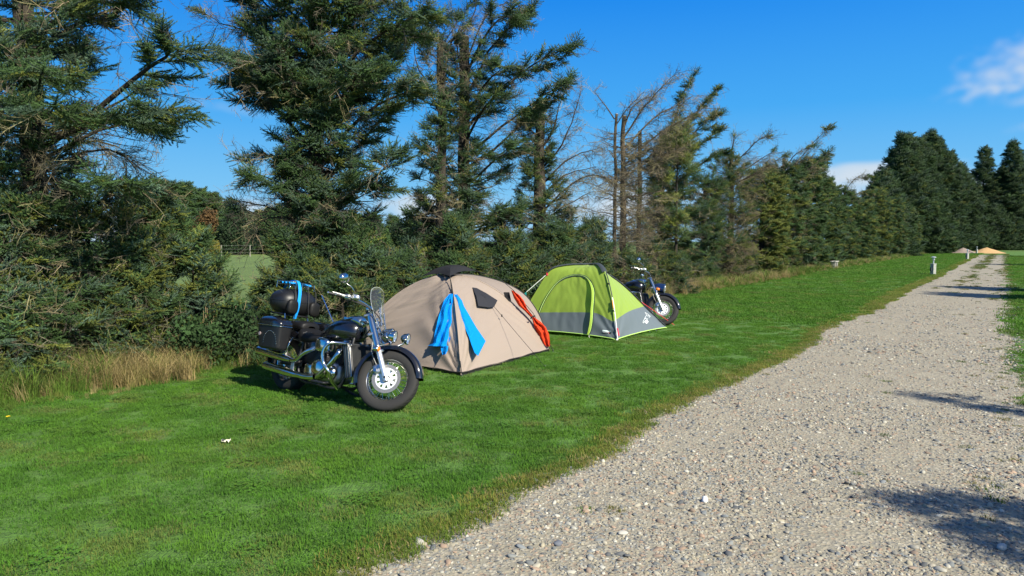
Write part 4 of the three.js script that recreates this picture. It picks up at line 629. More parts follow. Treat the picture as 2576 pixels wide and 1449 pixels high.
function ribbon(pts, nrm, w, along) { return sheet((s, t) => { const k = t * (pts.length - 1), i = Math.min(pts.length - 2, Math.floor(k)), f = k - i, p = pts[i].clone().lerp(pts[i + 1], f), d = pts[Math.min(i + 1, pts.length - 1)].clone().sub(pts[i]).normalize(), n = nrm[i].clone().lerp(nrm[i + 1], f), side = along ?? V(0, 0, 0).crossVectors(d, n).normalize(); return p.addScaledVector(side, (s - 0.5) * w); }, 2, pts.length * 2); }
const cord = (name, pts, r, mat, parent) => mesh(name, tube(pts, r, r, 5), mat, parent);
const blackCord = std(0.015, 0.015, 0.016, 0.8), pegMat = std(0.5, 0.5, 0.5, 0.4, 1);

{ // ---- brown dome tent
  const Fc = ground(1160, 948), Rc = ground(1383, 885), Lc = V(-2.55, 0, -10.9), Bc = V(Lc.x + Rc.x - Fc.x, 0, Lc.z + Rc.z - Fc.z), C = Lc.clone().add(Rc).multiplyScalar(0.5), H = 1.2;
  const prof = curve1([[0, 1], [0.1, 0.995], [0.21, 0.965], [0.344, 0.89], [0.5, 0.765], [0.62, 0.63], [0.8, 0.40], [0.92, 0.18], [1, 0]]);
  const pole = (c) => (r) => V(lerp(C.x, c.x, r), H * prof(r) + 0.02, lerp(C.z, c.z, r));
  const pF = pole(Fc), pR = pole(Rc), pL = pole(Lc), pB = pole(Bc);
  const t = thing('dome_tent', 'light brown dome tent with black peak hood beside the loaded motorcycle', 'tent', V(C.x, 0, C.z)), off = V(C.x, 0, C.z);
  const local = (g) => { g.translate(-off.x, 0, -off.z); return g; };
  const weave = tex(256, (u, v) => 0.5 + 0.25 * tfbm(u, v, 30, 3) + 0.1 * tn(u, v, 120), false); weave.repeat.set(3, 3);
  const tan = cloth(0.345, 0.278, 0.225, { roughness: 0.5, bumpMap: weave, bumpScale: 0.004, transmission: 0.12, thickness: 0 });
  // fabric: straight between the poles, drawn in a little, with tension creases
  const panel = (a, b, crease, fold) => (s, r) => {
    const p = a(r).lerp(b(r), s), m = s * (1 - s) * 4, q = Math.sin(Math.PI * clamp(r, 0, 1));
    const n = V(p.x - C.x, 0.55, p.z - C.z).normalize();
    let k = -0.05 * m * Math.pow(q, 1.5) + 0.045 * m * sstep(r, 0, 0.25) * (1 - sstep(r, 0.25, 0.6));
    const X = r - (crease > 0 ? 0.42 : -0.25) * s, Y = s + 0.4 * r;
    k += m * (crease > 0 ? 1.5 : 0.9) * (0.010 * n2(X * 3 + 3, Y * 1.3) + (crease > 0 ? 0.011 : 0.004) * n2(X * 9 + 8, Y * 0.8) + (crease > 0 ? 0.006 : 0.003) * n2(X * 21 + 8, Y * 1.2)) * (0.4 + q);
    const g0 = Math.exp(-((1 - r) ** 2 + s * s * 0.4) * 7); k += 0.014 * g0 * Math.sin(Math.atan2(s * 2 + 0.03, 1.03 - r) * 22);
    const g1 = Math.exp(-((1 - r) ** 2 + (1 - s) ** 2 * 0.4) * 7); k += 0.008 * g1 * Math.sin(Math.atan2((1 - s) * 2 + 0.03, 1.03 - r) * 22);
    if (fold) k -= 0.032 * Math.exp(-(((s - 0.05) / 0.035) ** 2)) * sstep(r, 0.35, 0.75) * (1 - sstep(r, 0.93, 1));
    p.addScaledVector(n, k); p.y = Math.max(p.y, 0.05 + 0.012 * n2(s * 6, 2)); return p;
  };
  const P1 = panel(pF, pL, 1, true), P2 = panel(pF, pR, -1, false), P4 = panel(pL, pB, 1, false);
  const arch = [[1380, 886, 11.5], [1373, 846, 11.65], [1363, 808, 11.85], [1343, 770, 12.05], [1318, 740, 12.2], [1287, 720, 12.3], [1242, 703, 12.35], [1190, 692, 12.3], [1140, 690, 12.1]].map(([x, y, d]) => at(x, y, d)).reverse(); arch[8].y = 0.02;
  const archC = new THREE.CatmullRomCurve3(arch), pA = (r) => archC.getPoint(clamp(r, 0, 1));
  const P3 = (s, r) => pR(r).lerp(pA(r), s), P5 = (s, r) => pA(r).lerp(pB(r), s);
  for (const fn of [P1, P2]) mesh('fly_panel', local(sheet((s, r) => fn(s, r), 70, 80, [2.5, 1.8])), tan, t);
  for (const fn of [P3, P4, P5]) mesh('fly_panel', local(sheet(fn, 24, 30, [1, 1.8])), tan, t);
  const rim = (f) => Array.from({ length: 33 }, (_, i) => f(i / 32));
  mesh('arch_piping', local(tube(rim(pA), 0.013, 0.013, 6)), blackCord, t);
  const hem = (a, b) => Array.from({ length: 15 }, (_, i) => { const p = a.clone().lerp(b, i / 14); p.y = 0.016; return p; });
  for (const [a, b] of [[Fc, Rc], [Fc, Lc], [Lc, Bc], [Rc, Bc]]) { mesh('hem', local(tube(hem(a, b).map((p, i) => p.setY(0.05 + 0.012 * n2(i / 14 * 6, 2))), 0.008, 0.008, 6)), std(0.03, 0.026, 0.022), t); mesh('groundsheet', local(sheet((s, v) => { const p = a.clone().lerp(b, s), q = p.clone().lerp(C, 0.012); return V(q.x, 0.055 * v - 0.005, q.z); }, 14, 2)), std(0.018, 0.017, 0.016, 0.6), t); }
  mesh('seam', local(tube(rim((r) => pF(r).add(V(0, 0.004, 0.006))), 0.006, 0.006, 5)), std(0.33, 0.26, 0.2), t);
  mesh('seam', local(tube(rim((r) => pR(r).add(V(0, 0.004, 0.004))), 0.005, 0.005, 5)), std(0.33, 0.26, 0.2), t);
  // peak hood: four-cornered black cap standing clear of the fly
  const T0 = at(1133, 667, 11.0), cs = [at(1064, 694, 10.95), at(1132, 695, 10.5), at(1196, 681, 11.15), at(1135, 684, 11.6)];
  const hoodMat = cloth(0.018, 0.018, 0.020, { roughness: 0.75 });
  for (let k = 0; k < 4; k++) { const a = cs[k], b = cs[(k + 1) % 4]; mesh('peak_hood', local(sheet((s, r) => { const e = a.clone().lerp(b, s), pull = 1 - 0.22 * Math.sin(Math.PI * s) * r, p = T0.clone().lerp(e, r * pull); p.y += 0.035 * Math.sin(Math.PI * r) + 0.006 * n2(s * 5 + k, r * 4); return p; }, 14, 14)), hoodMat, t); }
  // guy ropes
  const strapTop = cs[1], peg = (p) => mesh('tent_peg', local(tube([V(p.x, 0.05, p.z), V(p.x, -0.06, p.z)], 0.004, 0.004, 5)), pegMat, t);
  const fg = Fc.clone().add(V(0.02, 0.02, 0.1));
  mesh('guy_rope', local(tube([strapTop, strapTop.clone().lerp(fg, 0.5).add(V(0, -0.005, 0)), fg], 0.0055, 0.0055, 6)), blackCord, t); peg(fg);
  mesh('rope_slider', local(new THREE.CapsuleGeometry(0.014, 0.03, 4, 8).translate(...strapTop.clone().lerp(fg, 0.17).toArray())), blackCord, t);
  mesh('rope_slider', local(new THREE.CapsuleGeometry(0.014, 0.03, 4, 8).translate(...strapTop.clone().lerp(fg, 0.52).toArray())), blackCord, t);
  const rg = Rc.clone().add(V(0.05, 0.02, 0.05)), g2 = at(...c2(1450, 240), 11.15), g3 = at(...c2(1620, 385), 11.1);
  mesh('guy_rope', local(tube([cs[2], g2, g3, at(...c2(1840, 640), 11.1), rg], 0.005, 0.005, 6)), blackCord, t); peg(rg);
  // dark window flap on the right panel, propped by its own rope
  const fl = [[1155, 358], [1205, 365], [1300, 440], [1425, 520], [1390, 595], [1330, 600], [1205, 585], [1180, 470]].map(([x, y]) => { const [sx, sy] = c2(x, y), [s, r] = hit(P2, sx, sy); return P2(s, r).addScaledVector(normalAt(P2, s, r), x < 1230 && y < 400 ? 0.012 : 0.045); });
  const fc = fl.reduce((a, b) => a.add(b), V(0, 0, 0)).multiplyScalar(1 / 8).add(V(0.01, 0.02, 0.03));
  mesh('window_flap', local(sheet((s, r) => { const k = s * 8, i = Math.floor(k) % 8, e = fl[i].clone().lerp(fl[(i + 1) % 8], k - Math.floor(k)); const p = fc.clone().lerp(e, r); p.z += 0.006 * n2(s * 9, r * 3); return p; }, 32, 8)), cloth(0.026, 0.026, 0.030, { roughness: 0.7 }), t);
  const tip = fl[4], bg = ground(1372, 927); bg.y = 0.02;
  mesh('guy_rope', local(tube([tip, bg], 0.0035, 0.0035, 5)), blackCord, t); peg(bg);
  mesh('rope_slider', local(new THREE.CapsuleGeometry(0.010, 0.02, 4, 8).translate(...tip.clone().lerp(bg, 0.16).toArray())), blackCord, t);
  const [js, jr] = hit(P2, ...c2(1590, 400)), jp = P2(js, jr).addScaledVector(normalAt(P2, js, jr), 0.02);
  mesh('loop_patch', local(sheet((s, r) => jp.clone().add(V((s - 0.5) * 0.09 + r * 0.03, -(r - 0.5) * 0.14, 0.01 * s)), 3, 3)), hoodMat, t);

  // ---- blue towel hung over the front guy rope
  const ropeAt = (y) => { const top = toPx(strapTop)[1], bot = toPx(fg)[1]; return strapTop.clone().lerp(fg, clamp((y - top) / (bot - top), 0, 1)); };
  const towelTex = tex(256, (u, v) => 0.5 + 0.4 * tn(u, v, 90) + 0.2 * tn(u + 0.3, v, 200), false); towelTex.repeat.set(3, 3);
  const terry = (r, g, b) => phys(r, g, b, { roughness: 0.95, specularIntensity: 0.15, bumpMap: towelTex, bumpScale: 0.006, sheen: 0.4, sheenColor: new THREE.Color(r, g, b), sheenRoughness: 0.6 });
  const blue = terry(0.004, 0.27, 0.80);
  const bt = thing('blue_towel', 'bright blue towel knotted over the rope down the tent front', 'towel');
  const edge = (pts) => { const q = pts.map(([x, y]) => c6(x, y)); return (t) => { const k = t * (q.length - 1), i = Math.min(q.length - 2, Math.floor(k)), f = k - i; return [lerp(q[i][0], q[i + 1][0], f), lerp(q[i][1], q[i + 1][1], f)]; }; };
  const lobe = (le, re, side, fold) => sheet((s, v) => {
    const [lx, ly] = le(v), [rx, ry] = re(v), px = lerp(lx, rx, s), py = lerp(ly, ry, s), rp = ropeAt(py), fn = side < 0 ? P1 : P2, [hs, hr] = hit(fn, px, py), dS = -fn(hs, hr).z, away = side < 0 ? 1 - s : s;
    const d = lerp(-rp.z - 0.012, Math.min(-rp.z + 0.22, dS - 0.075), Math.pow(away, 0.8)) + fold(s, v); return at(px, py, d);
  }, 40, 46, [1, 2]);
  const L1 = edge([[520, 465], [445, 550], [415, 650], [375, 760], [345, 880], [318, 1000], [300, 1100], [282, 1165], [215, 1200]]), R1 = edge([[585, 470], [588, 560], [585, 650], [578, 740], [568, 830], [556, 920], [545, 1020], [528, 1120], [505, 1215]]);
  mesh('cloth', lobe(L1, R1, -1, (s, v) => (0.040 * Math.sin(s * 13 + 2.5 * n2(v * 2, 3) + 1.5 * v) + 0.014 * n2(s * 14, v * 4)) * (0.45 + 0.55 * v) - 0.04 * sstep(v, 0.86, 1) * Math.sin(s * 5)), blue, bt);
  const L2 = edge([[585, 480], [612, 590], [640, 700], [690, 830], [745, 950], [800, 1080], [845, 1210], [880, 1300], [930, 1345]]), R2 = edge([[630, 465], [700, 555], [730, 640], [790, 740], [850, 845], [905, 940], [960, 1020], [1038, 1135], [1034, 1140]]);
  mesh('cloth', lobe(L2, R2, 1, (s, v) => 0.010 * Math.sin(s * 9 + v * 3) * (1 - v) + 0.006 * n2(s * 4, v * 5)), blue, bt);
  const L3 = edge([[520, 520], [500, 500], [510, 468], [560, 455]]), R3 = edge([[560, 620], [600, 590], [640, 540], [640, 480]]);
  mesh('knot', sheet((s, v) => { const [lx, ly] = L3(v), [rx, ry] = R3(v), px = lerp(lx, rx, s), py = lerp(ly, ry, s); return at(px, py, -ropeAt(py).z - 0.035 - 0.045 * Math.sin(Math.PI * s) + 0.014 * Math.sin(s * 20 + v * 7)); }, 26, 18), blue, bt);
  mesh('corner_flap', lobe(edge([[400, 1215], [405, 1280], [425, 1335]]), edge([[505, 1200], [500, 1260], [470, 1320]]), -1, (s, v) => -0.03 + 0.02 * Math.sin(s * 6)), blue, bt);
  // ---- orange towel tied along the right guy rope
  const o2 = (pts) => { const q = pts.map(([x, y]) => c2(x, y)); return (t) => { const k = t * (q.length - 1), i = Math.min(q.length - 2, Math.floor(k)), f = k - i; return [lerp(q[i][0], q[i + 1][0], f), lerp(q[i][1], q[i + 1][1], f)]; }; };
  const ot = thing('orange_towel', 'narrow orange towel tied along the rope at the tent side', 'towel'), orange = terry(0.68, 0.06, 0.02);
  const OL = o2([[1595, 385], [1625, 470], [1680, 560], [1750, 620], [1830, 705], [1855, 800], [1900, 900], [1955, 985], [2000, 1020]]), OR = o2([[1615, 388], [1690, 440], [1738, 500], [1775, 590], [1852, 685], [1925, 735], [1985, 800], [2020, 880], [2036, 1010]]);
  mesh('cloth', sheet((s, v) => { const [lx, ly] = OL(v), [rx, ry] = OR(v), px = lerp(lx, rx, s), py = lerp(ly, ry, s); return at(px, py, lerp(11.1, 11.16, v) - 0.025 * Math.sin(Math.PI * s) - 0.03 + 0.024 * Math.sin(s * 11 + 2 * n2(v * 3, 1) + v * 3) + 0.012 * n2(s * 6, v * 16)); }, 20, 60, [0.6, 2]), orange, ot);
  mesh('tie', tube([at(...c2(1815, 700), 11.0), at(...c2(1835, 680), 10.97), at(...c2(1862, 672), 11.0)], 0.012, 0.012, 6), blackCord, ot);
}

{ // ---- green dome tent
  const Pc = ground(1550, 858), Qc = ground(1677, 827), Lf = V(0.03, 0, -13.7), Lb = V(Lf.x + Qc.x - Pc.x, 0, Lf.z + Qc.z - Pc.z), C = V(1.55, 0, -14.0), H = 1.25;
  const t = thing('dome_tent', 'lime green and slate grey dome tent with arched door', 'tent', C.clone()), local = (g) => { g.translate(-C.x, 0, -C.z); return g; };
  const mk = (c, l) => { const f = curve1(l); return (r) => V(lerp(C.x, c.x, r), H * f(r) + 0.02, lerp(C.z, c.z, r)); };
  const pP = mk(Pc, [[0, 1], [0.15, 1.01], [0.32, 1.015], [0.45, 0.975], [0.53, 0.93], [0.62, 0.84], [0.72, 0.70], [0.87, 0.42], [1, 0]]);
  const pL = mk(Lf, [[0, 1], [0.23, 1.0], [0.4, 0.98], [0.5, 0.945], [0.57, 0.87], [0.67, 0.68], [0.8, 0.42], [1, 0]]);
  const pQ = mk(Qc, [[0, 1], [0.08, 0.945], [0.185, 0.865], [0.32, 0.765], [0.47, 0.62], [0.7, 0.345], [0.9, 0.11], [1, 0]]);
  const pB = mk(Lb, [[0, 1], [0.3, 0.9], [0.6, 0.66], [0.85, 0.3], [1, 0]]);
  const green = cloth(0.37, 0.53, 0.075, { roughness: 0.6, transmission: 0.4, thickness: 0 }), grey = cloth(0.125, 0.152, 0.165, { roughness: 0.55 }), dark = cloth(0.045, 0.055, 0.062, { roughness: 0.65 }), lime = std(0.50, 0.78, 0.16, 0.7);
  const panel = (a, b, lift, seed) => (s, r) => {
    const p = a(r).lerp(b(r), s), m = s * (1 - s) * 4, q = Math.sin(Math.PI * clamp(r, 0, 1)), n = V(p.x - C.x, 0.5, p.z - C.z).normalize();
    let k = -0.03 * m * q + m * (0.006 * n2(s * 7 + seed, r * 3) + 0.004 * n2(s * 16 + r * 8, r * 9 + seed));
    const g0 = Math.exp(-((1 - r) ** 2 + s * s * 0.5) * 8), g1 = Math.exp(-((1 - r) ** 2 + (1 - s) ** 2 * 0.5) * 8);
    k += 0.010 * g0 * Math.sin(Math.atan2(s * 2 + 0.02, 1.02 - r) * 24) + 0.007 * g1 * Math.sin(Math.atan2((1 - s) * 2 + 0.02, 1.02 - r) * 20);
    p.addScaledVector(n, k); p.y = Math.max(p.y, 0.015) + lift * Math.pow(m, 0.6) * sstep(r, 0.8, 1); return p;
  };
  const FP = panel(pP, pL, 0.055, 2), RP = panel(pP, pQ, 0.035, 5), QB = panel(pQ, pB, 0, 8), LB = panel(pL, pB, 0, 11);
  const rbF = (s) => 0.93 - 0.035 * sstep(s, 0, 0.2) - 0.02 * s, rbR = (s) => lerp(0.925, 0.70, Math.pow(s, 1.25));
  for (const [fn, rb] of [[FP, rbF], [RP, rbR], [QB, () => 0.75], [LB, () => 0.87]]) {
    mesh('green_fly', local(sheet((s, r) => fn(s, r * rb(s)), 44, 44, [2, 1.5])), green, t);
    mesh('grey_skirt', local(sheet((s, r) => fn(s, lerp(rb(s), 1, r)), 44, 14, [2, 0.4])), grey, t);
    mesh('hem_piping', local(tube(Array.from({ length: 25 }, (_, i) => fn(i / 24, 1)), 0.008, 0.008, 6)), lime, t);
  }
  // pole sleeves over the ridge and down the back edge
  const rim = (f, a, b, n = 24) => Array.from({ length: n + 1 }, (_, i) => f(lerp(a, b, i / n)));
  const band = (f, a, b, w, name) => mesh(name, local(sheet((s, v) => { const r = lerp(a, b, v), p = f(r), d = f(Math.min(r + 0.01, 1)).sub(f(Math.max(r - 0.01, 0))).normalize(), sd = V(0, 0, 0).crossVectors(d, V(p.x - C.x, 0.6, p.z - C.z).normalize()).normalize(); return p.addScaledVector(sd, (s - 0.5) * w).add(V(0, 0.016 + 0.02 * Math.cos((s - 0.5) * 3), 0)); }, 6, 30)), dark, t);
  band(pL, 0.0, 0.575, 0.10, 'pole_sleeve'); band(pQ, 0.03, 0.985, 0.075, 'pole_sleeve'); band(pP, 0.0, 0.56, 0.10, 'pole_sleeve'); band(pB, 0, 0.98, 0.08, 'pole_sleeve');
  const poleLow = std(0.75, 0.74, 0.72, 0.4), red = std(0.65, 0.03, 0.06, 0.6), out = (r) => pP(r).add(V(0.02, 0.012, 0.035));
  mesh('pole', local(tube(rim(out, 0.56, 0.80, 10), 0.010, 0.010, 7)), std(0.05, 0.05, 0.055, 0.5), t);
  mesh('pole', local(tube(rim(out, 0.80, 1, 10), 0.010, 0.010, 7)), poleLow, t);
  mesh('pole_strap', local(tube([out(0.82).add(V(-0.012, 0, 0.012)), out(0.87).add(V(-0.016, 0, 0.016))], 0.010, 0.012, 6)), std(0.85, 0.30, 0.05), t);
  mesh('pole_strap', local(tube([out(0.955).add(V(0.015, 0, 0.008)), out(0.985).add(V(0.03, 0, 0.012))], 0.012, 0.010, 6)), red, t);
  mesh('pole_clip', local(tube([pP(0.68), out(0.69).add(V(0, 0, 0.01))], 0.016, 0.012, 6)), blackCord, t);
  mesh('pole_clip', local(tube([pP(0.88), out(0.885).add(V(0, 0, 0.01))], 0.014, 0.010, 6)), blackCord, t);
  mesh('foot', local(new THREE.SphereGeometry(0.022, 8, 6).translate(Pc.x + 0.01, 0.02, Pc.z + 0.03)), poleLow, t);
  // arched door with its zip flap standing a little proud
  const door = [[385, 905], [425, 800], [480, 695], [560, 575], [640, 485], [760, 412], [900, 386], [1020, 412], [1100, 485], [1143, 600], [1138, 720], [1128, 850], [1120, 1000], [1100, 1130], [1068, 1212]].map(([x, y]) => hit(FP, ...c3(x, y)));
  const dp = door.map(([s, r]) => FP(s, r).addScaledVector(normalAt(FP, s, r), 0.014)), dn = door.map(([s, r]) => normalAt(FP, s, r)), dc = new THREE.CatmullRomCurve3(dp), dpts = dc.getPoints(60), dnn = dpts.map((_, i) => { const k = i / 60 * (dn.length - 1), j = Math.min(dn.length - 2, Math.floor(k)); return dn[j].clone().lerp(dn[j + 1], k - j); });
  mesh('door_flap', local(ribbon(dpts, dnn, 0.045)), dark, t);
  mesh('door_zip', local(tube(dpts.map((p, i) => p.clone().addScaledVector(dnn[i], 0.004)), 0.005, 0.005, 5)), lime, t);
  mesh('door_edge', local(sheet((s, v) => { const k = lerp(30, 60, v), i = Math.min(59, Math.floor(k)), f = k - i, p = dpts[i].clone().lerp(dpts[i + 1], f), n = dnn[i]; return p.addScaledVector(n, s * 0.05 * sstep(v, 0, 0.3) * (1 - 0.5 * sstep(v, 0.85, 1)) - 0.008).add(V(-s * 0.02, 0, 0)); }, 5, 40)), green, t);
  // printing on the skirt
  const canv = (w, h, draw) => { const c = document.createElement('canvas'); c.width = w; c.height = h; draw(c.getContext('2d'), w, h); const x = new THREE.CanvasTexture(c); x.colorSpace = THREE.SRGBColorSpace; return x; };
  const patch = (fn, corners, n, lift) => { const q = corners.map(([x, y]) => hit(fn, x, y)); return sheet((s, v) => { const a = [lerp(q[0][0], q[1][0], s), lerp(q[0][1], q[1][1], s)], b = [lerp(q[3][0], q[2][0], s), lerp(q[3][1], q[2][1], s)], S = lerp(b[0], a[0], v), R = lerp(b[1], a[1], v); return fn(S, R).addScaledVector(normalAt(fn, S, R), lift); }, n, n); };
  const lab = canv(256, 128, (g, w, h) => { g.fillStyle = '#d9e8e4'; g.fillRect(0, 0, w, 66); g.fillStyle = '#8fa09c'; g.beginPath(); g.moveTo(90, 8); g.lineTo(150, 66); g.lineTo(166, 66); g.lineTo(104, 8); g.fill(); g.fillStyle = '#0a0a0c'; g.fillRect(0, 62, w, 66); g.fillStyle = '#ffffff'; g.font = 'bold 38px sans-serif'; g.fillText('HIGH PEAK', 8, 108, 240); g.fillStyle = '#b0102a'; g.fillRect(190, 72, 20, 44); });
  mesh('printed_label', local(patch(FP, [c3(1258, 1140), c3(1376, 1152), c3(1372, 1196), c3(1254, 1185)], 8, 0.004)), phys(1, 1, 1, { roughness: 0.7, map: lab }), t);
  const zm = (x, y) => [(2310 + x / 18.117) / 1.4445, (1110 + y / 18.117) / 1.4445], onR = ([x, y], l = 0.005) => { const [s, r] = hit(RP, ...zm(x, y)); return RP(s, r).addScaledVector(normalAt(RP, s, r), l); };
  const white = std(0.86, 0.88, 0.88, 0.7), strokes = [];
  const poly = [[600, 470], [740, 545], [940, 720], [730, 930], [560, 1090], [490, 1170], [450, 1125], [585, 850], [685, 645], [600, 470]];
  for (let i = 0; i < poly.length - 1; i++) strokes.push(tube([onR(poly[i]), onR(poly[i + 1])], 0.0045, 0.0045, 4));
  strokes.push(tube([onR([690, 650]), onR([780, 700]), onR([860, 660])], 0.0035, 0.0035, 4));
  mesh('logo_outline', local(merge(strokes)), white, t);
  const tag4 = [[720, 960], [830, 1065], [700, 1220], [580, 1095]].map((p) => onR(p, 0.006));
  mesh('logo_badge', local(sheet((s, v) => tag4[0].clone().lerp(tag4[1], s).lerp(tag4[3].clone().lerp(tag4[2], s), v), 3, 3)), white, t);
  const anc = canv(256, 64, (g) => { g.fillStyle = '#5f7078'; g.fillRect(0, 0, 256, 64); g.fillStyle = '#f4f8f8'; g.font = 'bold 54px sans-serif'; g.fillText('ANCONA', 4, 52, 248); });
  const wq = [[580, 850], [810, 660], [890, 740], [660, 935]].map((p) => onR(p, 0.004));
  mesh('logo_lettering', local(sheet((s, v) => wq[3].clone().lerp(wq[2], s).lerp(wq[0].clone().lerp(wq[1], s), v), 4, 2)), phys(1, 1, 1, { roughness: 0.6, map: anc }), t);
  // guy ropes, pegs
  const sh = pL(0.572), lg = V(-0.62, 0.02, -13.3), rq = pQ(0.6), rg = ground(1696, 820); rg.y = 0.02;
  mesh('guy_rope', local(tube([sh, lg], 0.006, 0.006, 5)), std(0.62, 0.66, 0.6, 0.7), t); mesh('rope_tab', local(new THREE.BoxGeometry(0.03, 0.05, 0.03).translate(sh.x, sh.y, sh.z + 0.02)), red, t);
  mesh('guy_rope', local(tube([rq, rg], 0.006, 0.006, 5)), std(0.72, 0.06, 0.05, 0.7), t); mesh('tent_peg', local(tube([V(rg.x - 0.02, 0.05, rg.z), V(rg.x, -0.05, rg.z)], 0.006, 0.006, 5)), pegMat, t);
  for (const s of [0.33, 0.62, 0.75]) { const p = RP(s, 1); mesh('tent_peg', local(tube([p, p.clone().add(V(0.03, 0, 0.06)).setY(0.0)], 0.006, 0.005, 5)), pegMat, t); }
  const dpg = FP(door[14][0], 1); mesh('tent_peg', local(tube([dpg, V(dpg.x, 0, dpg.z + 0.03)], 0.005, 0.005, 5)), pegMat, t);
  // teal towel over its left guy rope
  const tt = thing('teal_towel', 'small teal towel folded over the rope left of the green tent', 'towel'), teal = phys(0.008, 0.155, 0.145, { roughness: 0.95, specularIntensity: 0.15 });
  const on = (f) => sh.clone().lerp(lg, f), half = (sg) => sheet((s, v) => { const p = on(lerp(0.31, 0.56, s)); const w = 0.03 * Math.sin(s * 9 + v * 2) * v; const bottom = 0.42 + 0.05 * s; return V(p.x + 0.1 * v * s, p.y + 0.008 - v * bottom, p.z + sg * (0.03 * Math.sqrt(v) + 0.012) + w); }, 18, 22);
  mesh('cloth', half(1), teal, tt); mesh('cloth', half(-1), teal, tt);
}
// ---------------------------------------------------------------- motorcycles
const chrome = std(0.66, 0.645, 0.60, 0.10, 1), alu = std(0.58, 0.57, 0.54, 0.4, 1), steel = std(0.30, 0.29, 0.27, 0.5, 0.8), paint = phys(0.006, 0.006, 0.008, { roughness: 0.25, clearcoat: 1, clearcoatRoughness: 0.04 }), satin = std(0.012, 0.012, 0.013, 0.45), leather = phys(0.009, 0.0085, 0.008, { roughness: 0.5, specularIntensity: 0.5 }), plasticB = std(0.010, 0.010, 0.011, 0.45), blackIron = std(0.015, 0.015, 0.015, 0.6);
const treadBump = tex(256, (u, v) => { const a = (u * 34 + Math.abs(v - 0.5) * 5) % 1, e = Math.abs(v - 0.5); return e < 0.16 ? (a < 0.26 && e > 0.02 ? 0.1 : 0.8) : 0.8 + 0.06 * tn(u, v, 60); }, false);
const rubber = std(0.019, 0.018, 0.017, 0.8, 0, { bumpMap: treadBump, bumpScale: 0.008 });
const lensMat = phys(0.95, 0.97, 1, { roughness: 0.05, transmission: 0.85, thickness: 0, ior: 1.5 }), amber = phys(0.8, 0.2, 0.02, { roughness: 0.15 }), screenMat = phys(0.95, 0.97, 0.98, { roughness: 0.02, specularIntensity: 0.6, transmission: 0.97, thickness: 0, ior: 1.5 });
const strapBlue = phys(0.004, 0.29, 0.80, { roughness: 0.6 });
const ball = (r, sx = 1, sy = 1, sz = 1) => { const g = new THREE.SphereGeometry(r, 20, 14); g.scale(sx, sy, sz); return g; };
const cyl = (r0, r1, h, n = 18) => new THREE.CylinderGeometry(r0, r1, h, n);
const lathe = (pts, n = 40) => { const g = new THREE.LatheGeometry(pts.map(([r, a]) => new THREE.Vector2(r, a)), n); g.rotateX(Math.PI / 2); return g; };   // axis along z
const loft = (secs, n = 28, pw = 2) => { // sections [x, centre y, half width, half height, exponent]
  const g = sheet((s, v) => { const k = v * (secs.length - 1), i = Math.min(secs.length - 2, Math.floor(k)), f = k - i, m = (j) => { const c = (q) => secs[clamp(q, 0, secs.length - 1)][j]; const p0 = c(i - 1), p1 = c(i), p2 = c(i + 1), p3 = c(i + 2); return 0.5 * (2 * p1 + (p2 - p0) * f + (2 * p0 - 5 * p1 + 4 * p2 - p3) * f * f + (3 * p1 - p0 - 3 * p2 + p3) * f * f * f); }, a = s * 2 * Math.PI, co = Math.cos(a), si = Math.sin(a), e = 2 / pw; return V(m(0), m(1) + Math.sign(si) * Math.pow(Math.abs(si), e) * Math.max(m(3), 0.001), Math.sign(co) * Math.pow(Math.abs(co), e) * Math.max(m(2), 0.001)); }, n, secs.length * 5); return g; };
const superbox = (hx, hy, hz, p = 4, n = 26) => { const g = new THREE.SphereGeometry(1, n, n), q = g.attributes.position; for (let i = 0; i < q.count; i++) { const x = q.getX(i), y = q.getY(i), z = q.getZ(i), k = Math.pow(Math.abs(x) ** p + Math.abs(y) ** p + Math.abs(z) ** p, -1 / p); q.setXYZ(i, x * k * hx, y * k * hy, z * k * hz); } g.computeVertexNormals(); return g; };

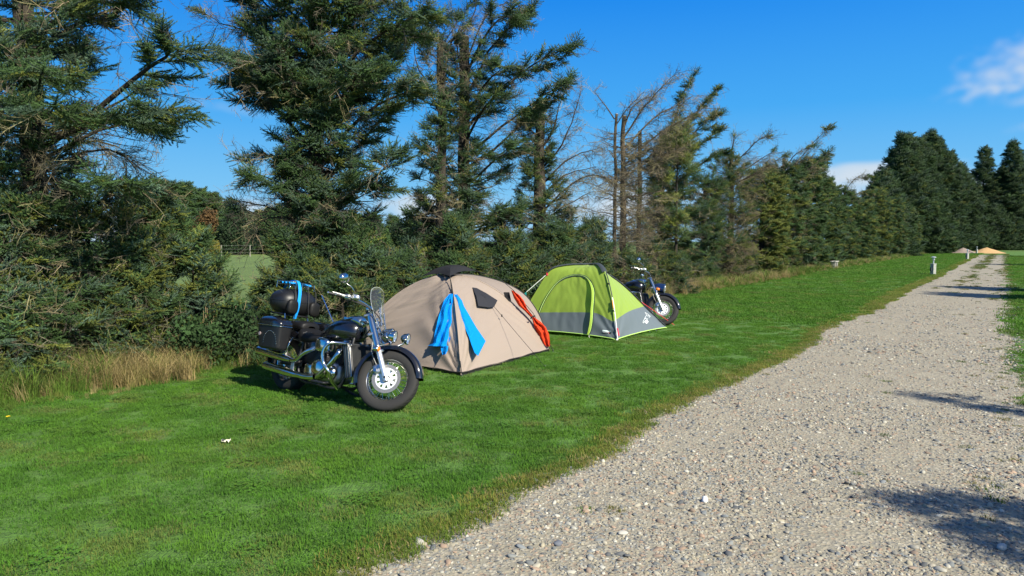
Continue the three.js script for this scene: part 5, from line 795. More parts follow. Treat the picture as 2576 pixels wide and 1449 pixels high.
function motorcycle(name, label, opt) {
  const o = thing(name, label, 'motorcycle', opt.at, 0, opt.group); o.rotation.order = 'YXZ'; o.rotation.y = -opt.heading; o.rotation.x = -opt.lean;
  const RX = -0.80, FX = 0.86, AY = 0.325, rake = 31 * Math.PI / 180, sx = Math.sin(rake), sy = Math.cos(rake), S0 = V(0.46, 0.86, 0), up = V(-sx, sy, 0), steer = new THREE.Matrix4().makeTranslation(S0.x, S0.y, 0).multiply(new THREE.Matrix4().makeRotationAxis(up, opt.steer)).multiply(new THREE.Matrix4().makeTranslation(-S0.x, -S0.y, 0));
  const part = (n, g, m, parent = o) => mesh(n, g, m, parent), turned = (n, g, m, parent = o) => { const k = g.clone(); k.applyMatrix4(steer); return mesh(n, k, m, parent); };
  const P = (...a) => V(...a), T = (pts, r, sides = 10, r1) => tube(pts.length > 2 ? spline(pts, pts.length * 6) : pts, r, r1 ?? r, sides);
  const group = (n) => { const g = new THREE.Group(); g.name = n; o.add(g); return g; };
  // ---- wheels
  const wheel = (n, x, R, w, rimR, put) => {
    const g = group(n), mv = (k) => { k.translate(x, AY * 0 + R, 0); return k; };
    const b = rimR, prof = [[b, -w * 0.36], [b + 0.012, -w * 0.45], [lerp(b, R, 0.35), -w * 0.5], [lerp(b, R, 0.62), -w * 0.5], [lerp(b, R, 0.82), -w * 0.44], [lerp(b, R, 0.93), -w * 0.33], [R - 0.004, -w * 0.17], [R, 0]]; const full = [...prof, ...prof.slice(0, -1).reverse().map(([r, a]) => [r, -a])];
    put('tyre', mv(lathe(full, 56)), rubber, g);
    const rp = [[b + 0.008, -w * 0.40], [b + 0.006, -w * 0.36], [b - 0.010, -w * 0.33], [b - 0.020, -w * 0.18], [b - 0.024, 0], [b - 0.020, w * 0.18], [b - 0.010, w * 0.33], [b + 0.006, w * 0.36], [b + 0.008, w * 0.40]]; put('rim', mv(lathe(rp, 56)), chrome, g);
    put('hub', mv(lathe([[0, -0.07], [0.028, -0.07], [0.03, -0.055], [0.055, -0.05], [0.055, -0.035], [0.03, -0.03], [0.03, 0.03], [0.055, 0.035], [0.055, 0.05], [0.03, 0.055], [0.028, 0.07], [0, 0.07]], 24)), alu, g);
    for (let k = 0; k < 36; k++) { const a = k / 36 * 2 * Math.PI, sd = k % 2 ? 1 : -1, d = (k % 4 < 2 ? 1 : -1) * 0.5; put('spoke', mv(tube([P(Math.cos(a + d) * 0.05, Math.sin(a + d) * 0.05, sd * 0.042), P(Math.cos(a) * (b - 0.022), Math.sin(a) * (b - 0.022), sd * 0.008)], 0.0026, 0.0026, 4, false)), chrome, g); }
    return g;
  };
  const fw = wheel('front_wheel', FX, 0.325, 0.122, 0.218, turned);
  wheel('rear_wheel', RX, 0.325, 0.17, 0.200, part);
  { // front disc, right side
    const ring = new THREE.Shape(); ring.absarc(0, 0, 0.150, 0, Math.PI * 2); const h = new THREE.Path(); h.absarc(0, 0, 0.112, 0, Math.PI * 2, true); ring.holes.push(h);
    for (let k = 0; k < 40; k++) { const a = k / 40 * 6.283, rr = 0.122 + 0.009 * (k % 3), q = new THREE.Path(); q.absarc(Math.cos(a) * rr, Math.sin(a) * rr, 0.0028, 0, Math.PI * 2, true); ring.holes.push(q); }
    const rg = new THREE.ExtrudeGeometry(ring, { depth: 0.005, bevelEnabled: false, curveSegments: 40 }); rg.translate(FX, 0.325, 0.078); turned('brake_disc', rg, steel, fw);
    const ca = new THREE.Shape(); ca.absarc(0, 0, 0.114, 0, Math.PI * 2); const hh = new THREE.Path(); hh.absarc(0, 0, 0.040, 0, Math.PI * 2, true); ca.holes.push(hh);
    for (let k = 0; k < 10; k++) { const a = k / 10 * 6.283, w = 0.16, q = new THREE.Path(); q.moveTo(Math.cos(a - w * 0.5) * 0.068, Math.sin(a - w * 0.5) * 0.068); q.lineTo(Math.cos(a - w) * 0.101, Math.sin(a - w) * 0.101); q.lineTo(Math.cos(a + w) * 0.101, Math.sin(a + w) * 0.101); q.lineTo(Math.cos(a + w * 0.5) * 0.068, Math.sin(a + w * 0.5) * 0.068); ca.holes.push(q); }
    const cg = new THREE.ExtrudeGeometry(ca, { depth: 0.006, bevelEnabled: false, curveSegments: 40 }); cg.translate(FX, 0.325, 0.079); turned('disc_carrier', cg, std(0.78, 0.80, 0.80, 0.5, 0.3), fw);
    const cp = superbox(0.045, 0.05, 0.032, 4, 16); cp.rotateZ(0.5); cp.translate(FX - 0.115, 0.325 + 0.075, 0.085); turned('brake_caliper', cp, alu);
    for (const d of [-0.022, 0.024]) { const bolt = cyl(0.018, 0.018, 0.02, 14); bolt.rotateX(Math.PI / 2); bolt.translate(FX - 0.115 + d * 0.6, 0.325 + 0.075 + d, 0.122); turned('caliper_piston', bolt, chrome); }
    turned('brake_hose', T([P(FX - 0.13, 0.46, 0.09), P(FX - 0.19, 0.58, 0.1), P(FX - 0.26, 0.72, 0.12), P(FX - 0.34, 0.86, 0.1)], 0.006, 6), blackIron);
    turned('brake_hose', T([P(FX - 0.14, 0.44, 0.095), P(FX - 0.22, 0.55, 0.11), P(FX - 0.25, 0.66, 0.12), P(FX - 0.33, 0.8, 0.1)], 0.005, 6), steel);
  }
  // ---- fork
  const L = (t, off = 0) => P(FX - sx * t + sy * off, 0.325 + sy * t + sx * off, 0);
  for (const z of [0.115, -0.115]) {
    const q = (t, f) => L(t, f).setZ(z);
    turned('fork_lower', merge([tube([q(-0.035), q(-0.02), q(0.02), q(0.36), q(0.37)], [0.016, 0.03, 0.031, 0.028, 0.024], 0, 16), T([q(0.29), q(0.295, 0.05)], 0.014, 8)]), std(0.80, 0.80, 0.79, 0.38, 0.85));
    turned('fork_cover', tube([q(0.355), q(0.36), q(0.58), q(0.72), q(0.725)], [0.028, 0.036, 0.036, 0.034, 0.02], 0, 16), chrome);
  }
  const axle = cyl(0.014, 0.014, 0.30, 12); axle.rotateX(Math.PI / 2); axle.translate(FX, 0.325, 0); turned('axle', axle, blackIron);
  turned('fork_yoke', merge([new RoundedBoxGeometry(0.07, 0.035, 0.30, 3, 0.012).applyMatrix4(new THREE.Matrix4().makeRotationZ(rake)).translate(...L(0.50, -0.03).toArray()), new RoundedBoxGeometry(0.08, 0.03, 0.30, 3, 0.012).applyMatrix4(new THREE.Matrix4().makeRotationZ(rake)).translate(...L(0.72, -0.02).toArray())]), alu);
  // ---- mudguards
  const guard = (x, y, R, w, a0, a1, drop) => sheet((s, v) => { const a = lerp(a0, a1, v), q = s * 2 - 1, rr = R - drop * Math.pow(Math.abs(q), 3.2), zz = w * Math.sin(q * 1.45) / Math.sin(1.45) * (1 - 0.25 * sstep(Math.abs(v - 0.5), 0.42, 0.5)); return P(x + Math.cos(a) * rr, y + Math.sin(a) * rr, zz); }, 22, 44);
  turned('front_mudguard', guard(FX, 0.335, 0.366, 0.084, 0.22, 3.5, 0.06), paint);
  part('rear_mudguard', guard(RX, 0.36, 0.405, 0.13, 0.55, 3.5, 0.1), paint);
  // ---- lamps
  const lamp = (n, x, y, z, r, put, lens = true) => { const sh = lathe([[0, -r * 1.25], [r * 0.4, -r * 1.15], [r * 0.8, -r * 0.7], [r * 0.98, -r * 0.1], [r * 1.04, r * 0.12], [r * 0.97, r * 0.2]], 28); sh.rotateY(Math.PI / 2); sh.translate(x, y, z); const b = put(n, sh, chrome); if (lens) { const re = lathe([[0, -r * 0.55], [r * 0.5, -r * 0.4], [r * 0.93, r * 0.08]], 24); re.rotateY(Math.PI / 2); re.translate(x, y, z); put('reflector', re, std(0.85, 0.85, 0.82, 0.15, 1), b); const le = lathe([[0, r * 0.34], [r * 0.5, r * 0.3], [r * 0.9, r * 0.14]], 24); le.rotateY(Math.PI / 2); le.translate(x, y, z); put('lens', le, lensMat, b); } return b; };
  if (opt.windshield) {
    lamp('headlamp', 0.74, 0.79, 0, 0.088, turned); lamp('spot_lamp', 0.86, 0.735, 0.23, 0.062, turned); lamp('spot_lamp', 0.86, 0.86, -0.21, 0.062, turned);
    turned('lamp_bar', T([P(0.83, 0.80, -0.21), P(0.70, 0.66, -0.1), P(0.68, 0.64, 0.1), P(0.83, 0.66, 0.23)], 0.012, 8), chrome);
  } else {
    const sh = loft([[0.58, 0.80, 0.01, 0.01], [0.60, 0.80, 0.06, 0.06], [0.68, 0.80, 0.095, 0.095], [0.76, 0.80, 0.10, 0.10], [0.81, 0.80, 0.10, 0.10], [0.815, 0.80, 0.095, 0.095]], 24); turned('headlamp', sh, phys(0.01, 0.03, 0.10, { roughness: 0.15, clearcoat: 1, metalness: 0.4 }));
    const le = lathe([[0, 0.03], [0.05, 0.022], [0.094, 0]], 24); le.rotateY(Math.PI / 2); le.translate(0.812, 0.80, 0); turned('lens', le, lensMat);
    const rm = new THREE.TorusGeometry(0.098, 0.008, 8, 28); rm.rotateY(Math.PI / 2); rm.translate(0.814, 0.80, 0); turned('lamp_ring', rm, chrome);
  }
  for (const z of [0.2, -0.2]) { const yy = opt.windshield ? 0.58 : 0.70, g = ball(0.034, 1.1, 0.95, 0.95); g.translate(0.70, yy, z); const s = turned('turn_signal', g, opt.windshield ? chrome : amber); const c = ball(0.030, 0.5, 0.95, 0.95); c.translate(0.728, yy, z); turned('signal_lens', c, amber, s); turned('signal_stem', T([P(0.62, yy, z * 0.5), P(0.69, yy, z)], 0.008, 6), chrome); }
  // ---- handlebar
  const hb = (sd) => [P(0.485, 0.934, 0.05 * sd), P(0.500, 0.977, 0.10 * sd), P(0.460, 1.011, 0.22 * sd), P(0.360, 1.014, 0.33 * sd), P(0.240, 0.999, 0.40 * sd), P(0.120, 0.986, 0.45 * sd)];
  for (const sd of [1, -1]) {
    turned('handlebar', T(hb(sd), 0.0125, 10), chrome); turned('handlebar_riser', T([P(0.500, 0.895, 0.05 * sd), P(0.485, 0.940, 0.05 * sd)], 0.02, 10), chrome);
    const g0 = P(0.245, 0.999, 0.398 * sd), g1 = P(0.120, 0.986, 0.45 * sd), gd = g1.clone().sub(g0);
    const gr = turned('grip', T([g0, g1], 0.018, 12), satin); turned('grip_end', T([g1, g1.clone().addScaledVector(gd, 0.10)], 0.019, 12), chrome, gr); turned('grip_collar', T([g0.clone().addScaledVector(gd, 0.42), g0.clone().addScaledVector(gd, 0.5)], 0.0195, 12), chrome, gr);
    const sw = superbox(0.035, 0.028, 0.03, 4, 12); sw.translate(0.30, 1.008, 0.372 * sd); turned('switch_box', sw, alu);
    if (sd > 0) { const rs = superbox(0.04, 0.024, 0.03, 5, 12); rs.translate(0.37, 1.035, 0.335); turned('fluid_reservoir', rs, std(0.75, 0.75, 0.74, 0.3, 0.9)); }
    turned('lever', T([P(0.350, 1.008, 0.36 * sd), P(0.300, 0.999, 0.43 * sd), P(0.180, 0.989, 0.50 * sd)], 0.007, 6), alu);
    const m = turned('mirror', T([P(0.340, 1.027, 0.36 * sd), P(0.350, 1.076, 0.39 * sd), P(0.320, 1.107, 0.42 * sd), P(0.270, 1.123, 0.45 * sd)], 0.006, 6), chrome);
    const mh = ball(0.085, 0.55, 0.66, 1.0); mh.rotateX(0.35 * sd); mh.translate(0.24, 1.165, 0.48 * sd); turned('mirror_head', mh, chrome, m);
    turned('cable', T([P(0.320, 1.002, 0.35 * sd), P(0.500, 0.989, 0.22 * sd), P(0.560, 0.927, 0.12 * sd), P(0.520, 0.815, 0.05 * sd), P(0.460, 0.715, 0.02 * sd)], 0.007, 6), blackIron);
    turned('cable', T([P(0.330, 0.996, 0.34 * sd), P(0.540, 0.971, 0.2 * sd), P(0.620, 0.895, 0.09 * sd), P(0.560, 0.755, 0.04 * sd)], 0.006, 6), blackIron);
  }
  if (opt.windshield) {
    const hw = (v) => 0.07 + 0.15 * Math.pow(Math.sin(Math.PI * clamp(0.12 + v * 0.62, 0, 1)), 0.8) * (v > 0.8 ? Math.sqrt(Math.max(0, 1 - ((v - 0.8) / 0.2) ** 2 * 0.93)) : 1);
    const sf = (s, v) => { const q = s * 2 - 1, w = hw(v); return P(0.675 - 0.20 * v - 0.085 * q * q * (w / 0.22) ** 2 + 0.03 * v * v, 0.82 + 0.45 * v, q * w); };
    turned('windshield', sheet(sf, 24, 34), screenMat);
    const rimPts = []; for (let i = 0; i <= 30; i++) rimPts.push(sf(0, i / 30)); for (let i = 1; i < 12; i++) rimPts.push(sf(i / 12, 1)); for (let i = 30; i >= 0; i--) rimPts.push(sf(1, i / 30)); turned('windshield_edge', tube(rimPts, 0.0022, 0.0022, 4), phys(0.75, 0.8, 0.82, { roughness: 0.1, transmission: 0.5, thickness: 0 }));
    for (const z of [0.09, -0.09]) turned('windshield_bracket', T([P(0.64, 0.86, z), P(0.60, 0.95, z), P(0.56, 1.05, z)], 0.008, 6), chrome);
    turned('windshield_bracket', T([P(0.57, 1.0, -0.12), P(0.57, 1.0, 0.12)], 0.008, 6), chrome);
  }
  // ---- body
  part('fuel_tank', loft([[0.385, 0.760, 0.015, 0.03], [0.370, 0.765, 0.085, 0.085], [0.300, 0.775, 0.14, 0.125], [0.170, 0.775, 0.165, 0.135], [0.030, 0.760, 0.16, 0.125], [-0.090, 0.730, 0.135, 0.10], [-0.200, 0.690, 0.10, 0.062], [-0.250, 0.675, 0.05, 0.025]], 32, 2.2), paint);
  const cons = loft([[0.390, 0.860, 0.01, 0.01], [0.370, 0.885, 0.06, 0.05], [0.290, 0.905, 0.085, 0.05], [0.190, 0.905, 0.07, 0.03], [0.050, 0.885, 0.04, 0.018], [-0.030, 0.860, 0.01, 0.008]], 24); part('speedometer_console', cons, chrome);
  const cap = cyl(0.034, 0.036, 0.022, 20); cap.translate(0.09, 0.913, 0.0); part('filler_cap', cap, chrome);
  part('rider_seat', loft([[-0.160, 0.660, 0.06, 0.03], [-0.200, 0.660, 0.12, 0.05], [-0.290, 0.645, 0.155, 0.06], [-0.400, 0.640, 0.17, 0.065], [-0.480, 0.660, 0.175, 0.085], [-0.530, 0.680, 0.15, 0.075], [-0.545, 0.685, 0.05, 0.03]], 28, 2.6), leather);
  part('pillion_seat', loft([[-0.510, 0.745, 0.05, 0.03], [-0.530, 0.755, 0.12, 0.06], [-0.610, 0.765, 0.14, 0.065], [-0.750, 0.765, 0.135, 0.06], [-0.870, 0.755, 0.11, 0.05], [-0.910, 0.750, 0.03, 0.02]], 28, 2.6), leather);
  const st = []; for (let k = 0; k < 5; k++) for (const z of [1, -1]) st.push(tube([P(-0.33 - k * 0.045, 0.712, z * 0.12), P(-0.345 - k * 0.045, 0.69, z * 0.163)], 0.0016, 0.0016, 3)); part('seat_lacing', merge(st), std(0.3, 0.3, 0.3, 0.6));
  part('side_cover', superbox(0.14, 0.085, 0.135, 4, 20).translate(-0.33, 0.56, 0), paint);
  part('battery_box', superbox(0.16, 0.12, 0.11, 5, 16).translate(-0.30, 0.46, 0), satin);
  // frame
  for (const z of [0.09, -0.09]) { part('frame_tube', T([P(0.33, 0.85, z * 0.3), P(0.36, 0.62, z), P(0.34, 0.30, z * 1.2), P(0.26, 0.17, z * 1.3), P(-0.1, 0.16, z * 1.4), P(-0.42, 0.19, z * 1.4), P(-0.5, 0.4, z * 1.3), P(-0.48, 0.62, z)], 0.017, 8), satin); part('swingarm', T([P(-0.40, 0.34, z * 1.3), P(RX, 0.325, z * 1.45)], 0.025, 8), satin); part('rear_shock', T([P(RX + 0.06, 0.36, z * 1.5), P(RX + 0.02, 0.62, z * 1.4)], 0.024, 10), steel); part('fender_strut', T([P(-0.48, 0.60, z * 1.25), P(-0.80, 0.63, z * 1.5), P(-1.06, 0.62, z * 1.45)], 0.014, 8), chrome); }
  part('rear_axle', cyl(0.016, 0.016, 0.34, 12).rotateX(Math.PI / 2).translate(RX, 0.325, 0), alu);
  part('rear_disc', lathe([[0.05, 0.094], [0.13, 0.094], [0.13, 0.099], [0.05, 0.099]], 32).translate(RX, 0.325, 0), steel);
  // ---- engine
  part('crankcase', superbox(0.23, 0.13, 0.135, 4, 24).translate(0.0, 0.31, 0), std(0.30, 0.30, 0.31, 0.35, 0.9));
  const cov = lathe([[0, 0.05], [0.05, 0.048], [0.095, 0.036], [0.115, 0.014], [0.12, -0.02]], 36); cov.scale(1.15, 0.95, 1); cov.translate(-0.06, 0.33, 0.15); part('clutch_cover', cov, chrome);
  const cov2 = lathe([[0, 0.04], [0.04, 0.038], [0.07, 0.025], [0.08, -0.02]], 30); cov2.translate(0.13, 0.31, 0.145); part('timing_cover', cov2, chrome);
  const cov3 = superbox(0.10, 0.07, 0.04, 4, 18); cov3.translate(-0.22, 0.30, 0.14); part('gearbox_cover', cov3, chrome);
  for (const [a, x] of [[0.42, -0.09], [-0.42, 0.10]]) {
    const fins = []; for (let k = 0; k < 11; k++) { const f = superbox(0.092, 0.0045, 0.098, 6, 12); f.translate(0, 0.12 + k * 0.0185, 0); fins.push(f); } const bar = cyl(0.07, 0.07, 0.22, 16); bar.translate(0, 0.2, 0); fins.push(bar);
    const g = merge(fins); g.rotateZ(a); g.translate(x, 0.31, 0); part('cylinder', g, std(0.10, 0.10, 0.105, 0.4, 0.8));
    const hd = superbox(0.085, 0.05, 0.105, 4, 16); hd.translate(0, 0.36, 0); hd.rotateZ(a); hd.translate(x, 0.31, 0); part('cylinder_head', hd, std(0.55, 0.55, 0.56, 0.25, 1));
  }
  const ac = loft([[-0.10, 0.60, 0.03, 0.05], [-0.085, 0.60, 0.05, 0.075], [0.0, 0.60, 0.06, 0.085], [0.09, 0.595, 0.055, 0.07], [0.115, 0.59, 0.03, 0.045]], 22, 3.2); ac.translate(-0.02, -0.005, 0.165); part('air_cleaner', ac, chrome);
  const slots = []; for (let k = 0; k < 6; k++) slots.push(superbox(0.026, 0.003, 0.003, 6, 8).translate(-0.03, 0.575 + k * 0.010, 0.227)); part('air_cleaner_slots', merge(slots), blackIron);
  // radiator with upright side slats
  const rad = [superbox(0.025, 0.19, 0.135, 6, 14)]; for (let k = 0; k < 17; k++) rad.push(new THREE.BoxGeometry(0.008, 0.34, 0.004).translate(0.027, 0, -0.125 + k * 0.0156)); const rg = merge(rad); rg.rotateZ(0.32); rg.translate(0.43, 0.47, 0); part('radiator', rg, std(0.025, 0.026, 0.027, 0.45));
  for (const z of [0.15, -0.15]) { const sl = merge([superbox(0.05, 0.20, 0.012, 6, 14), ...[0, 1, 2].map((k) => new THREE.BoxGeometry(0.006, 0.36, 0.012).translate(-0.03 + k * 0.03, 0, Math.sign(z) * 0.014))]); sl.rotateZ(0.32); sl.translate(0.40, 0.47, z); part('radiator_cover', sl, std(0.20, 0.20, 0.19, 0.2, 1)); }
  // ---- exhaust, right side
  const pipe = (n, pts, r, mat = chrome) => part(n, T(pts, r, 16), mat);
  pipe('exhaust_pipe', [P(-0.16, 0.56, 0.13), P(-0.20, 0.52, 0.20), P(-0.30, 0.465, 0.215), P(-0.42, 0.385, 0.215), P(-0.52, 0.376, 0.215)], 0.027);
  pipe('exhaust_pipe', [P(0.20, 0.57, 0.12), P(0.27, 0.54, 0.18), P(0.22, 0.44, 0.205), P(0.10, 0.33, 0.21), P(-0.02, 0.245, 0.21), P(-0.16, 0.225, 0.21), P(-0.36, 0.23, 0.21)], 0.030);
  const muff = (p, q) => { const d = q.clone().sub(p), g = tube([p, p.clone().addScaledVector(d, 0.06), p.clone().addScaledVector(d, 0.3), p.clone().addScaledVector(d, 0.9), q], [0.030, 0.036, 0.047, 0.049, 0.046], 0, 20, false); return part('muffler', g, chrome); };
  const m1 = muff(P(-0.50, 0.375, 0.215), P(-1.16, 0.425, 0.225)), m2 = muff(P(-0.34, 0.225, 0.21), P(-0.98, 0.265, 0.225));
  part('tail_bore', T([P(-1.155, 0.4245, 0.225), P(-1.09, 0.42, 0.225)], 0.040, 16), blackIron, m1); part('tail_bore', T([P(-0.975, 0.2645, 0.225), P(-0.91, 0.26, 0.225)], 0.040, 16), blackIron, m2);
  part('heat_shield', T([P(-0.02, 0.245, 0.225), P(-0.16, 0.228, 0.226), P(-0.34, 0.232, 0.226)], 0.033, 14), chrome);
  part('exhaust_bracket', new RoundedBoxGeometry(0.06, 0.10, 0.02, 2, 0.006).translate(-0.50, 0.32, 0.19), alu);
  // crash bars and footboards
  for (const sd of [1, -1]) {
    part('crash_bar', T([P(0.36, 0.63, 0.10 * sd), P(0.33, 0.64, 0.22 * sd), P(0.28, 0.62, 0.34 * sd), P(0.25, 0.52, 0.37 * sd), P(0.27, 0.42, 0.36 * sd), P(0.33, 0.34, 0.33 * sd), P(0.32, 0.24, 0.26 * sd), P(0.28, 0.16, 0.14 * sd)], 0.0185, 12), chrome);
    part('footboard', superbox(0.12, 0.012, 0.05, 5, 14).translate(0.16, 0.21, 0.30 * sd), satin); part('footboard_arm', T([P(0.1, 0.2, 0.14 * sd), P(0.14, 0.2, 0.30 * sd)], 0.012, 8), alu);
  }
  part('side_stand', T([P(-0.02, 0.17, -0.13), P(0.08, 0.1, -0.2), P(0.16, 0.012 + 0.26 * Math.tan(opt.lean), -0.27)], 0.014, 8), satin);
  part('tail_lamp', superbox(0.03, 0.04, 0.06, 4, 14).translate(-1.17, 0.60, 0), phys(0.4, 0.01, 0.01, { roughness: 0.15 }));
  // ---- luggage
  if (opt.luggage) {
    for (const sd of [1, -1]) {
      const body = (y0, y1, top) => sheet((s, v) => { const y = lerp(y0, y1, v), k = (y - 0.45) / 0.40, hx = 0.19 + 0.05 * clamp(k, 0, 1), hz = 0.085 + 0.03 * clamp(k, 0, 1), a = s * 2 * Math.PI, e = 0.42, close = top ? Math.sqrt(Math.max(0, 1 - v ** 3.0)) : sstep(v, -0.25, 0.10), co = Math.cos(a), si = Math.sin(a); return P(-0.74 - 0.02 * k + Math.sign(co) * Math.pow(Math.abs(co), e) * hx * (top ? 0.6 + 0.4 * close : close) * (top ? Math.max(close, 0.02) : 1), y, sd * 0.32 + Math.sign(si) * Math.pow(Math.abs(si), e) * hz * close); }, 40, 22);
      const b = part('saddlebag', body(0.465, 0.735, false), plasticB); part('lid', body(0.737, 0.845, true), paint, b);
      const stripPts = []; for (let i = 0; i <= 40; i++) { const a = i / 40 * 2 * Math.PI, co = Math.cos(a), si = Math.sin(a); stripPts.push(P(-0.755 + Math.sign(co) * Math.pow(Math.abs(co), 0.42) * 0.231, 0.736, sd * 0.32 + Math.sign(si) * Math.pow(Math.abs(si), 0.42) * 0.110)); } part('chrome_strip', tube(stripPts, 0.006, 0.006, 6), chrome, b);
      for (let k = 0; k < 17; k++) { const f = k / 16, a = Math.PI * f, x = -0.68 + 0.125 * Math.cos(a), y = 0.54 + 0.135 * Math.sin(a); part('rivet', new THREE.SphereGeometry(0.0055, 8, 6).translate(x, y, sd * (0.32 + 0.083 + 0.030 * clamp((y - 0.45) / 0.4, 0, 1))), chrome, b); }
      part('emblem', cyl(0.02, 0.02, 0.006, 18).rotateX(Math.PI / 2).translate(-0.88, 0.63, sd * 0.422), std(0.55, 0.42, 0.40, 0.4, 0.5), b);
      part('bag_rail', T([P(-0.56, 0.62, sd * 0.2), P(-0.52, 0.57, sd * 0.26), P(-0.56, 0.45, sd * 0.27), P(-0.93, 0.45, sd * 0.27)], 0.009, 8), chrome);
      part('backrest_bar', T([P(-0.78, 0.66, sd * 0.155), P(-0.82, 0.80, sd * 0.155), P(-0.85, 0.89, sd * 0.15)], 0.011, 8), chrome);
      part('grab_rail', T([P(-0.85, 0.885, sd * 0.15), P(-0.95, 0.885, sd * 0.2), P(-1.05, 0.885, sd * 0.2)], 0.012, 8), satin);
    }
    const caseAt = (g) => g.translate(-0.94, 1.03, 0), shell = (hx, hy, hz) => { const g = superbox(hx, hy, hz, 3.0, 40), q = g.attributes.position; for (let i = 0; i < q.count; i++) { const x = q.getX(i), y = q.getY(i), z = q.getZ(i), k = y < 0 ? 1 - 0.20 * (y / hy) ** 2 : 1 - 0.22 * (y / hy) ** 2; q.setXYZ(i, x * k, y, z * k); } g.computeVertexNormals(); return g; };
    const tc = part('top_case', caseAt(shell(0.205, 0.16, 0.265)), plasticB); const seam = []; for (let i = 0; i <= 60; i++) { const a = i / 60 * 2 * Math.PI, co = Math.cos(a), si = Math.sin(a), k = Math.pow(Math.abs(co) ** 3 + Math.abs(si) ** 3, -1 / 3); seam.push(P(-0.940 + co * k * 0.2045, 1.035, si * k * 0.2645)); } part('lid_seam', tube(seam, 0.004, 0.004, 5), satin, tc);
    for (const z of [0.15, -0.15]) part('backrest_pad', superbox(0.035, 0.085, 0.07, 3, 18).translate(-0.725, 0.975, z), leather, tc);
    const rack = (y) => [P(-1.070, y, -0.17), P(-0.810, y, -0.17), P(-0.810, y, 0.17), P(-1.070, y, 0.17), P(-1.070, y, -0.17)];
    const rk = part('luggage_rack', merge([tube(rack(1.265), 0.006, 0.006, 6), ...[-0.17, -0.06, 0.06, 0.17].map((z) => tube([P(-1.080, 1.210, z), P(-1.070, 1.235, z), P(-0.810, 1.235, z), P(-0.800, 1.200, z)], 0.005, 0.005, 6)), ...[[-1.07, -0.17], [-0.81, -0.17], [-0.81, 0.17], [-1.07, 0.17], [-0.81, 0], [-0.81, 0.085], [-0.81, -0.085], [-1.07, 0]].map(([x, z]) => tube([P(x, 1.19, z), P(x, 1.265, z)], 0.005, 0.005, 6))]), chrome);
    rk.name = 'luggage_rack';
    part('luggage_strap', sheet((s, v) => { const q = new THREE.CatmullRomCurve3([P(-1.100, 1.190, 0.05), P(-0.990, 1.275, 0.05), P(-0.820, 1.280, 0.06), P(-0.735, 1.180, 0.075), P(-0.708, 1.060, 0.085), P(-0.710, 0.940, 0.09), P(-0.740, 0.840, 0.09)]).getPoint(v); return q.add(P(0, 0, (s - 0.5) * 0.042)); }, 3, 40), strapBlue);
    part('strap_bundle', sheet((s, v) => P(-1.040 + 0.2 * s, 1.242 + 0.022 * Math.abs(Math.sin(s * 9 + v * 4)), -0.15 + 0.3 * v), 20, 14), strapBlue);
    part('strap_end', sheet((s, v) => P(-0.740 + 0.08 * v + (s - 0.5) * 0.004, 1.160 - 0.30 * v, -0.24 - 0.16 * v + (s - 0.5) * 0.016), 2, 12), phys(0.004, 0.05, 0.20, { roughness: 0.8 }));
    for (const z of [0.13, -0.05, -0.15]) part('elastic_cord', T([P(-0.820, 1.240, z), P(-0.740, 1.170, z), P(-0.705, 1.030, z + 0.005), P(-0.715, 0.910, z - 0.02), P(-0.740, 0.830, z - 0.03), P(-0.720, 0.770, z - 0.02)], 0.0055, 6), blackIron);
    part('rack_plate', superbox(0.16, 0.012, 0.13, 6, 14).translate(-0.92, 0.875, 0), satin);
  }
  return o;
}
const BIKES = 'black cruiser motorcycles by the tents';
motorcycle('motorcycle', 'black cruiser motorcycle with windshield, saddlebags and a black top case', { at: V(-2.00, 0, -7.76), heading: 39 * Math.PI / 180, lean: 11 * Math.PI / 180, steer: 35 * Math.PI / 180, windshield: true, luggage: true, group: BIKES });
motorcycle('motorcycle', 'black cruiser motorcycle without windshield half hidden behind the green tent', { at: V(2.42, 0, -15.2), heading: 43 * Math.PI / 180, lean: 10 * Math.PI / 180, steer: 30 * Math.PI / 180, windshield: false, luggage: false, group: BIKES });
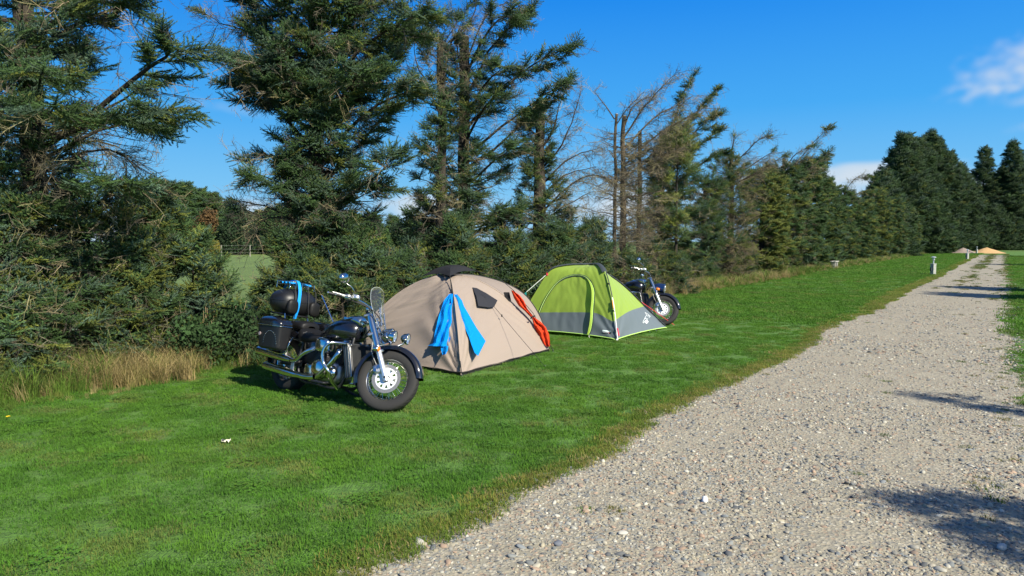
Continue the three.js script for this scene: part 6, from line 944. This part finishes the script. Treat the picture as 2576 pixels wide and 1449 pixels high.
// ---------------------------------------------------------------- lamp posts, bench, heaps
{
  const conc = std(1, 1, 1, 0.9, 0, { map: tex(256, (u, v) => { const a = tfbm(u, v, 6, 4), b = sstep(tfbm(u + 0.3, v + 0.6, 5, 4), 0.25, 0.5), k = 1 + 0.2 * a; return [l2s(lerp(0.34, 0.10, b) * k), l2s(lerp(0.35, 0.11, b) * k), l2s(lerp(0.31, 0.085, b) * k)]; }) }), zinc = std(0.5, 0.55, 0.57, 0.45, 0.6), glass = phys(0.75, 0.85, 0.85, { roughness: 0.2, transmission: 0.6, thickness: 0 });
  const post = (px, py, label) => {
    const p = ground(px, py), t = thing('lamp_post', label, 'lamp', p, 0.35, 'lamp posts along the lawn edge');
    const body = new RoundedBoxGeometry(0.19, 0.56, 0.19, 2, 0.012); body.translate(0, 0.27, 0); mesh('pedestal', body, conc, t);
    const cap = new RoundedBoxGeometry(0.215, 0.03, 0.215, 2, 0.01); cap.translate(0, 0.566, 0); mesh('cap', cap, std(0.42, 0.42, 0.38, 0.85), t);
    mesh('pole', new THREE.CylinderGeometry(0.032, 0.036, 0.16, 14).translate(0, 0.655, 0), zinc, t);
    mesh('lamp_cup', new THREE.LatheGeometry([[0.034, 0], [0.055, 0.02], [0.07, 0.05], [0.07, 0.06], [0.05, 0.062]].map(([a, b]) => new THREE.Vector2(a, b)), 20).translate(0, 0.73, 0), zinc, t);
    mesh('glass', new THREE.CylinderGeometry(0.055, 0.05, 0.10, 18, 1, true).translate(0, 0.84, 0), glass, t);
    for (let k = 0; k < 3; k++) { const a = k * 2.094; mesh('strut', tube([V(Math.cos(a) * 0.062, 0.785, Math.sin(a) * 0.062), V(Math.cos(a) * 0.062, 0.895, Math.sin(a) * 0.062)], 0.006, 0.006, 5), zinc, t); }
    mesh('lamp_hood', new THREE.LatheGeometry([[0, 0.05], [0.04, 0.045], [0.125, 0.015], [0.13, 0.005], [0.12, 0], [0, 0.008]].map(([a, b]) => new THREE.Vector2(a, b)), 24).translate(0, 0.895, 0), std(0.60, 0.64, 0.66, 0.4, 0.5), t);
    const box = new RoundedBoxGeometry(0.07, 0.18, 0.09, 2, 0.008); box.translate(-0.12, 0.30, -0.02); mesh('socket_box', box, std(0.05, 0.055, 0.06, 0.6), t);
  };
  post(2347, 692, 'grey lamp post on a concrete block, nearest of the three'); post(2433, 653, 'grey lamp post on a concrete block, middle of the three'); post(2457, 638, 'grey lamp post farthest away, before the sandy heap');
}
{
  const p = ground(2099, 676), wood = std(0.46, 0.44, 0.38, 0.85), b = thing('plank_bench', 'small weathered plank bench in front of the hedge', 'bench', p, 0.9);
  for (const z of [-0.09, 0.09]) { const g = new RoundedBoxGeometry(0.80, 0.045, 0.15, 2, 0.008); g.translate(0.02 * Math.sign(z), 0.46, z); mesh('seat_plank', g, wood, b); }
  for (const x of [-0.22, 0.22]) { const g = new RoundedBoxGeometry(0.07, 0.46, 0.26, 2, 0.008); g.translate(x, 0.207, 0); mesh('leg', g, wood, b); }
}
{
  const heap = (px, py, w, h, c, label, seed) => { const p = ground(px, py), m = mesh('gravel_heap', sheet((s, t) => { const a = s * 2 * Math.PI, r = t, k = Math.pow(Math.max(0, 1 - r), 0.9) * (1 - 0.3 * r) + 0.06 * n2(Math.cos(a) * 2 * r + seed, Math.sin(a) * 2 * r) * (1 - r); return V(Math.cos(a) * r * w * (1 + 0.15 * n2(Math.cos(a) + seed, Math.sin(a))), h * Math.max(k, 0) - 0.01, Math.sin(a) * r * w * 0.7); }, 40, 16), std(...c, 0.95, 0, { bumpMap: tex(128, (u, v) => 0.5 + 0.45 * tfbm(u, v, 20, 3), false), bumpScale: 0.08 }), scene); m.position.copy(p); tag(m, label, 'heap', 'heaps at the end of the track'); };
  heap(2482, 637, 2.4, 0.85, [0.46, 0.285, 0.125], 'sandy yellow heap of gravel at the end of the track', 1);
  heap(2422, 637.5, 2.0, 0.8, [0.25, 0.195, 0.16], 'pinkish grey heap of gravel left of the sandy one', 5);
}
scene.traverse((o) => { if (o.isMesh) { o.castShadow = true; o.receiveShadow = true; } });
renderer.render(scene, camera);
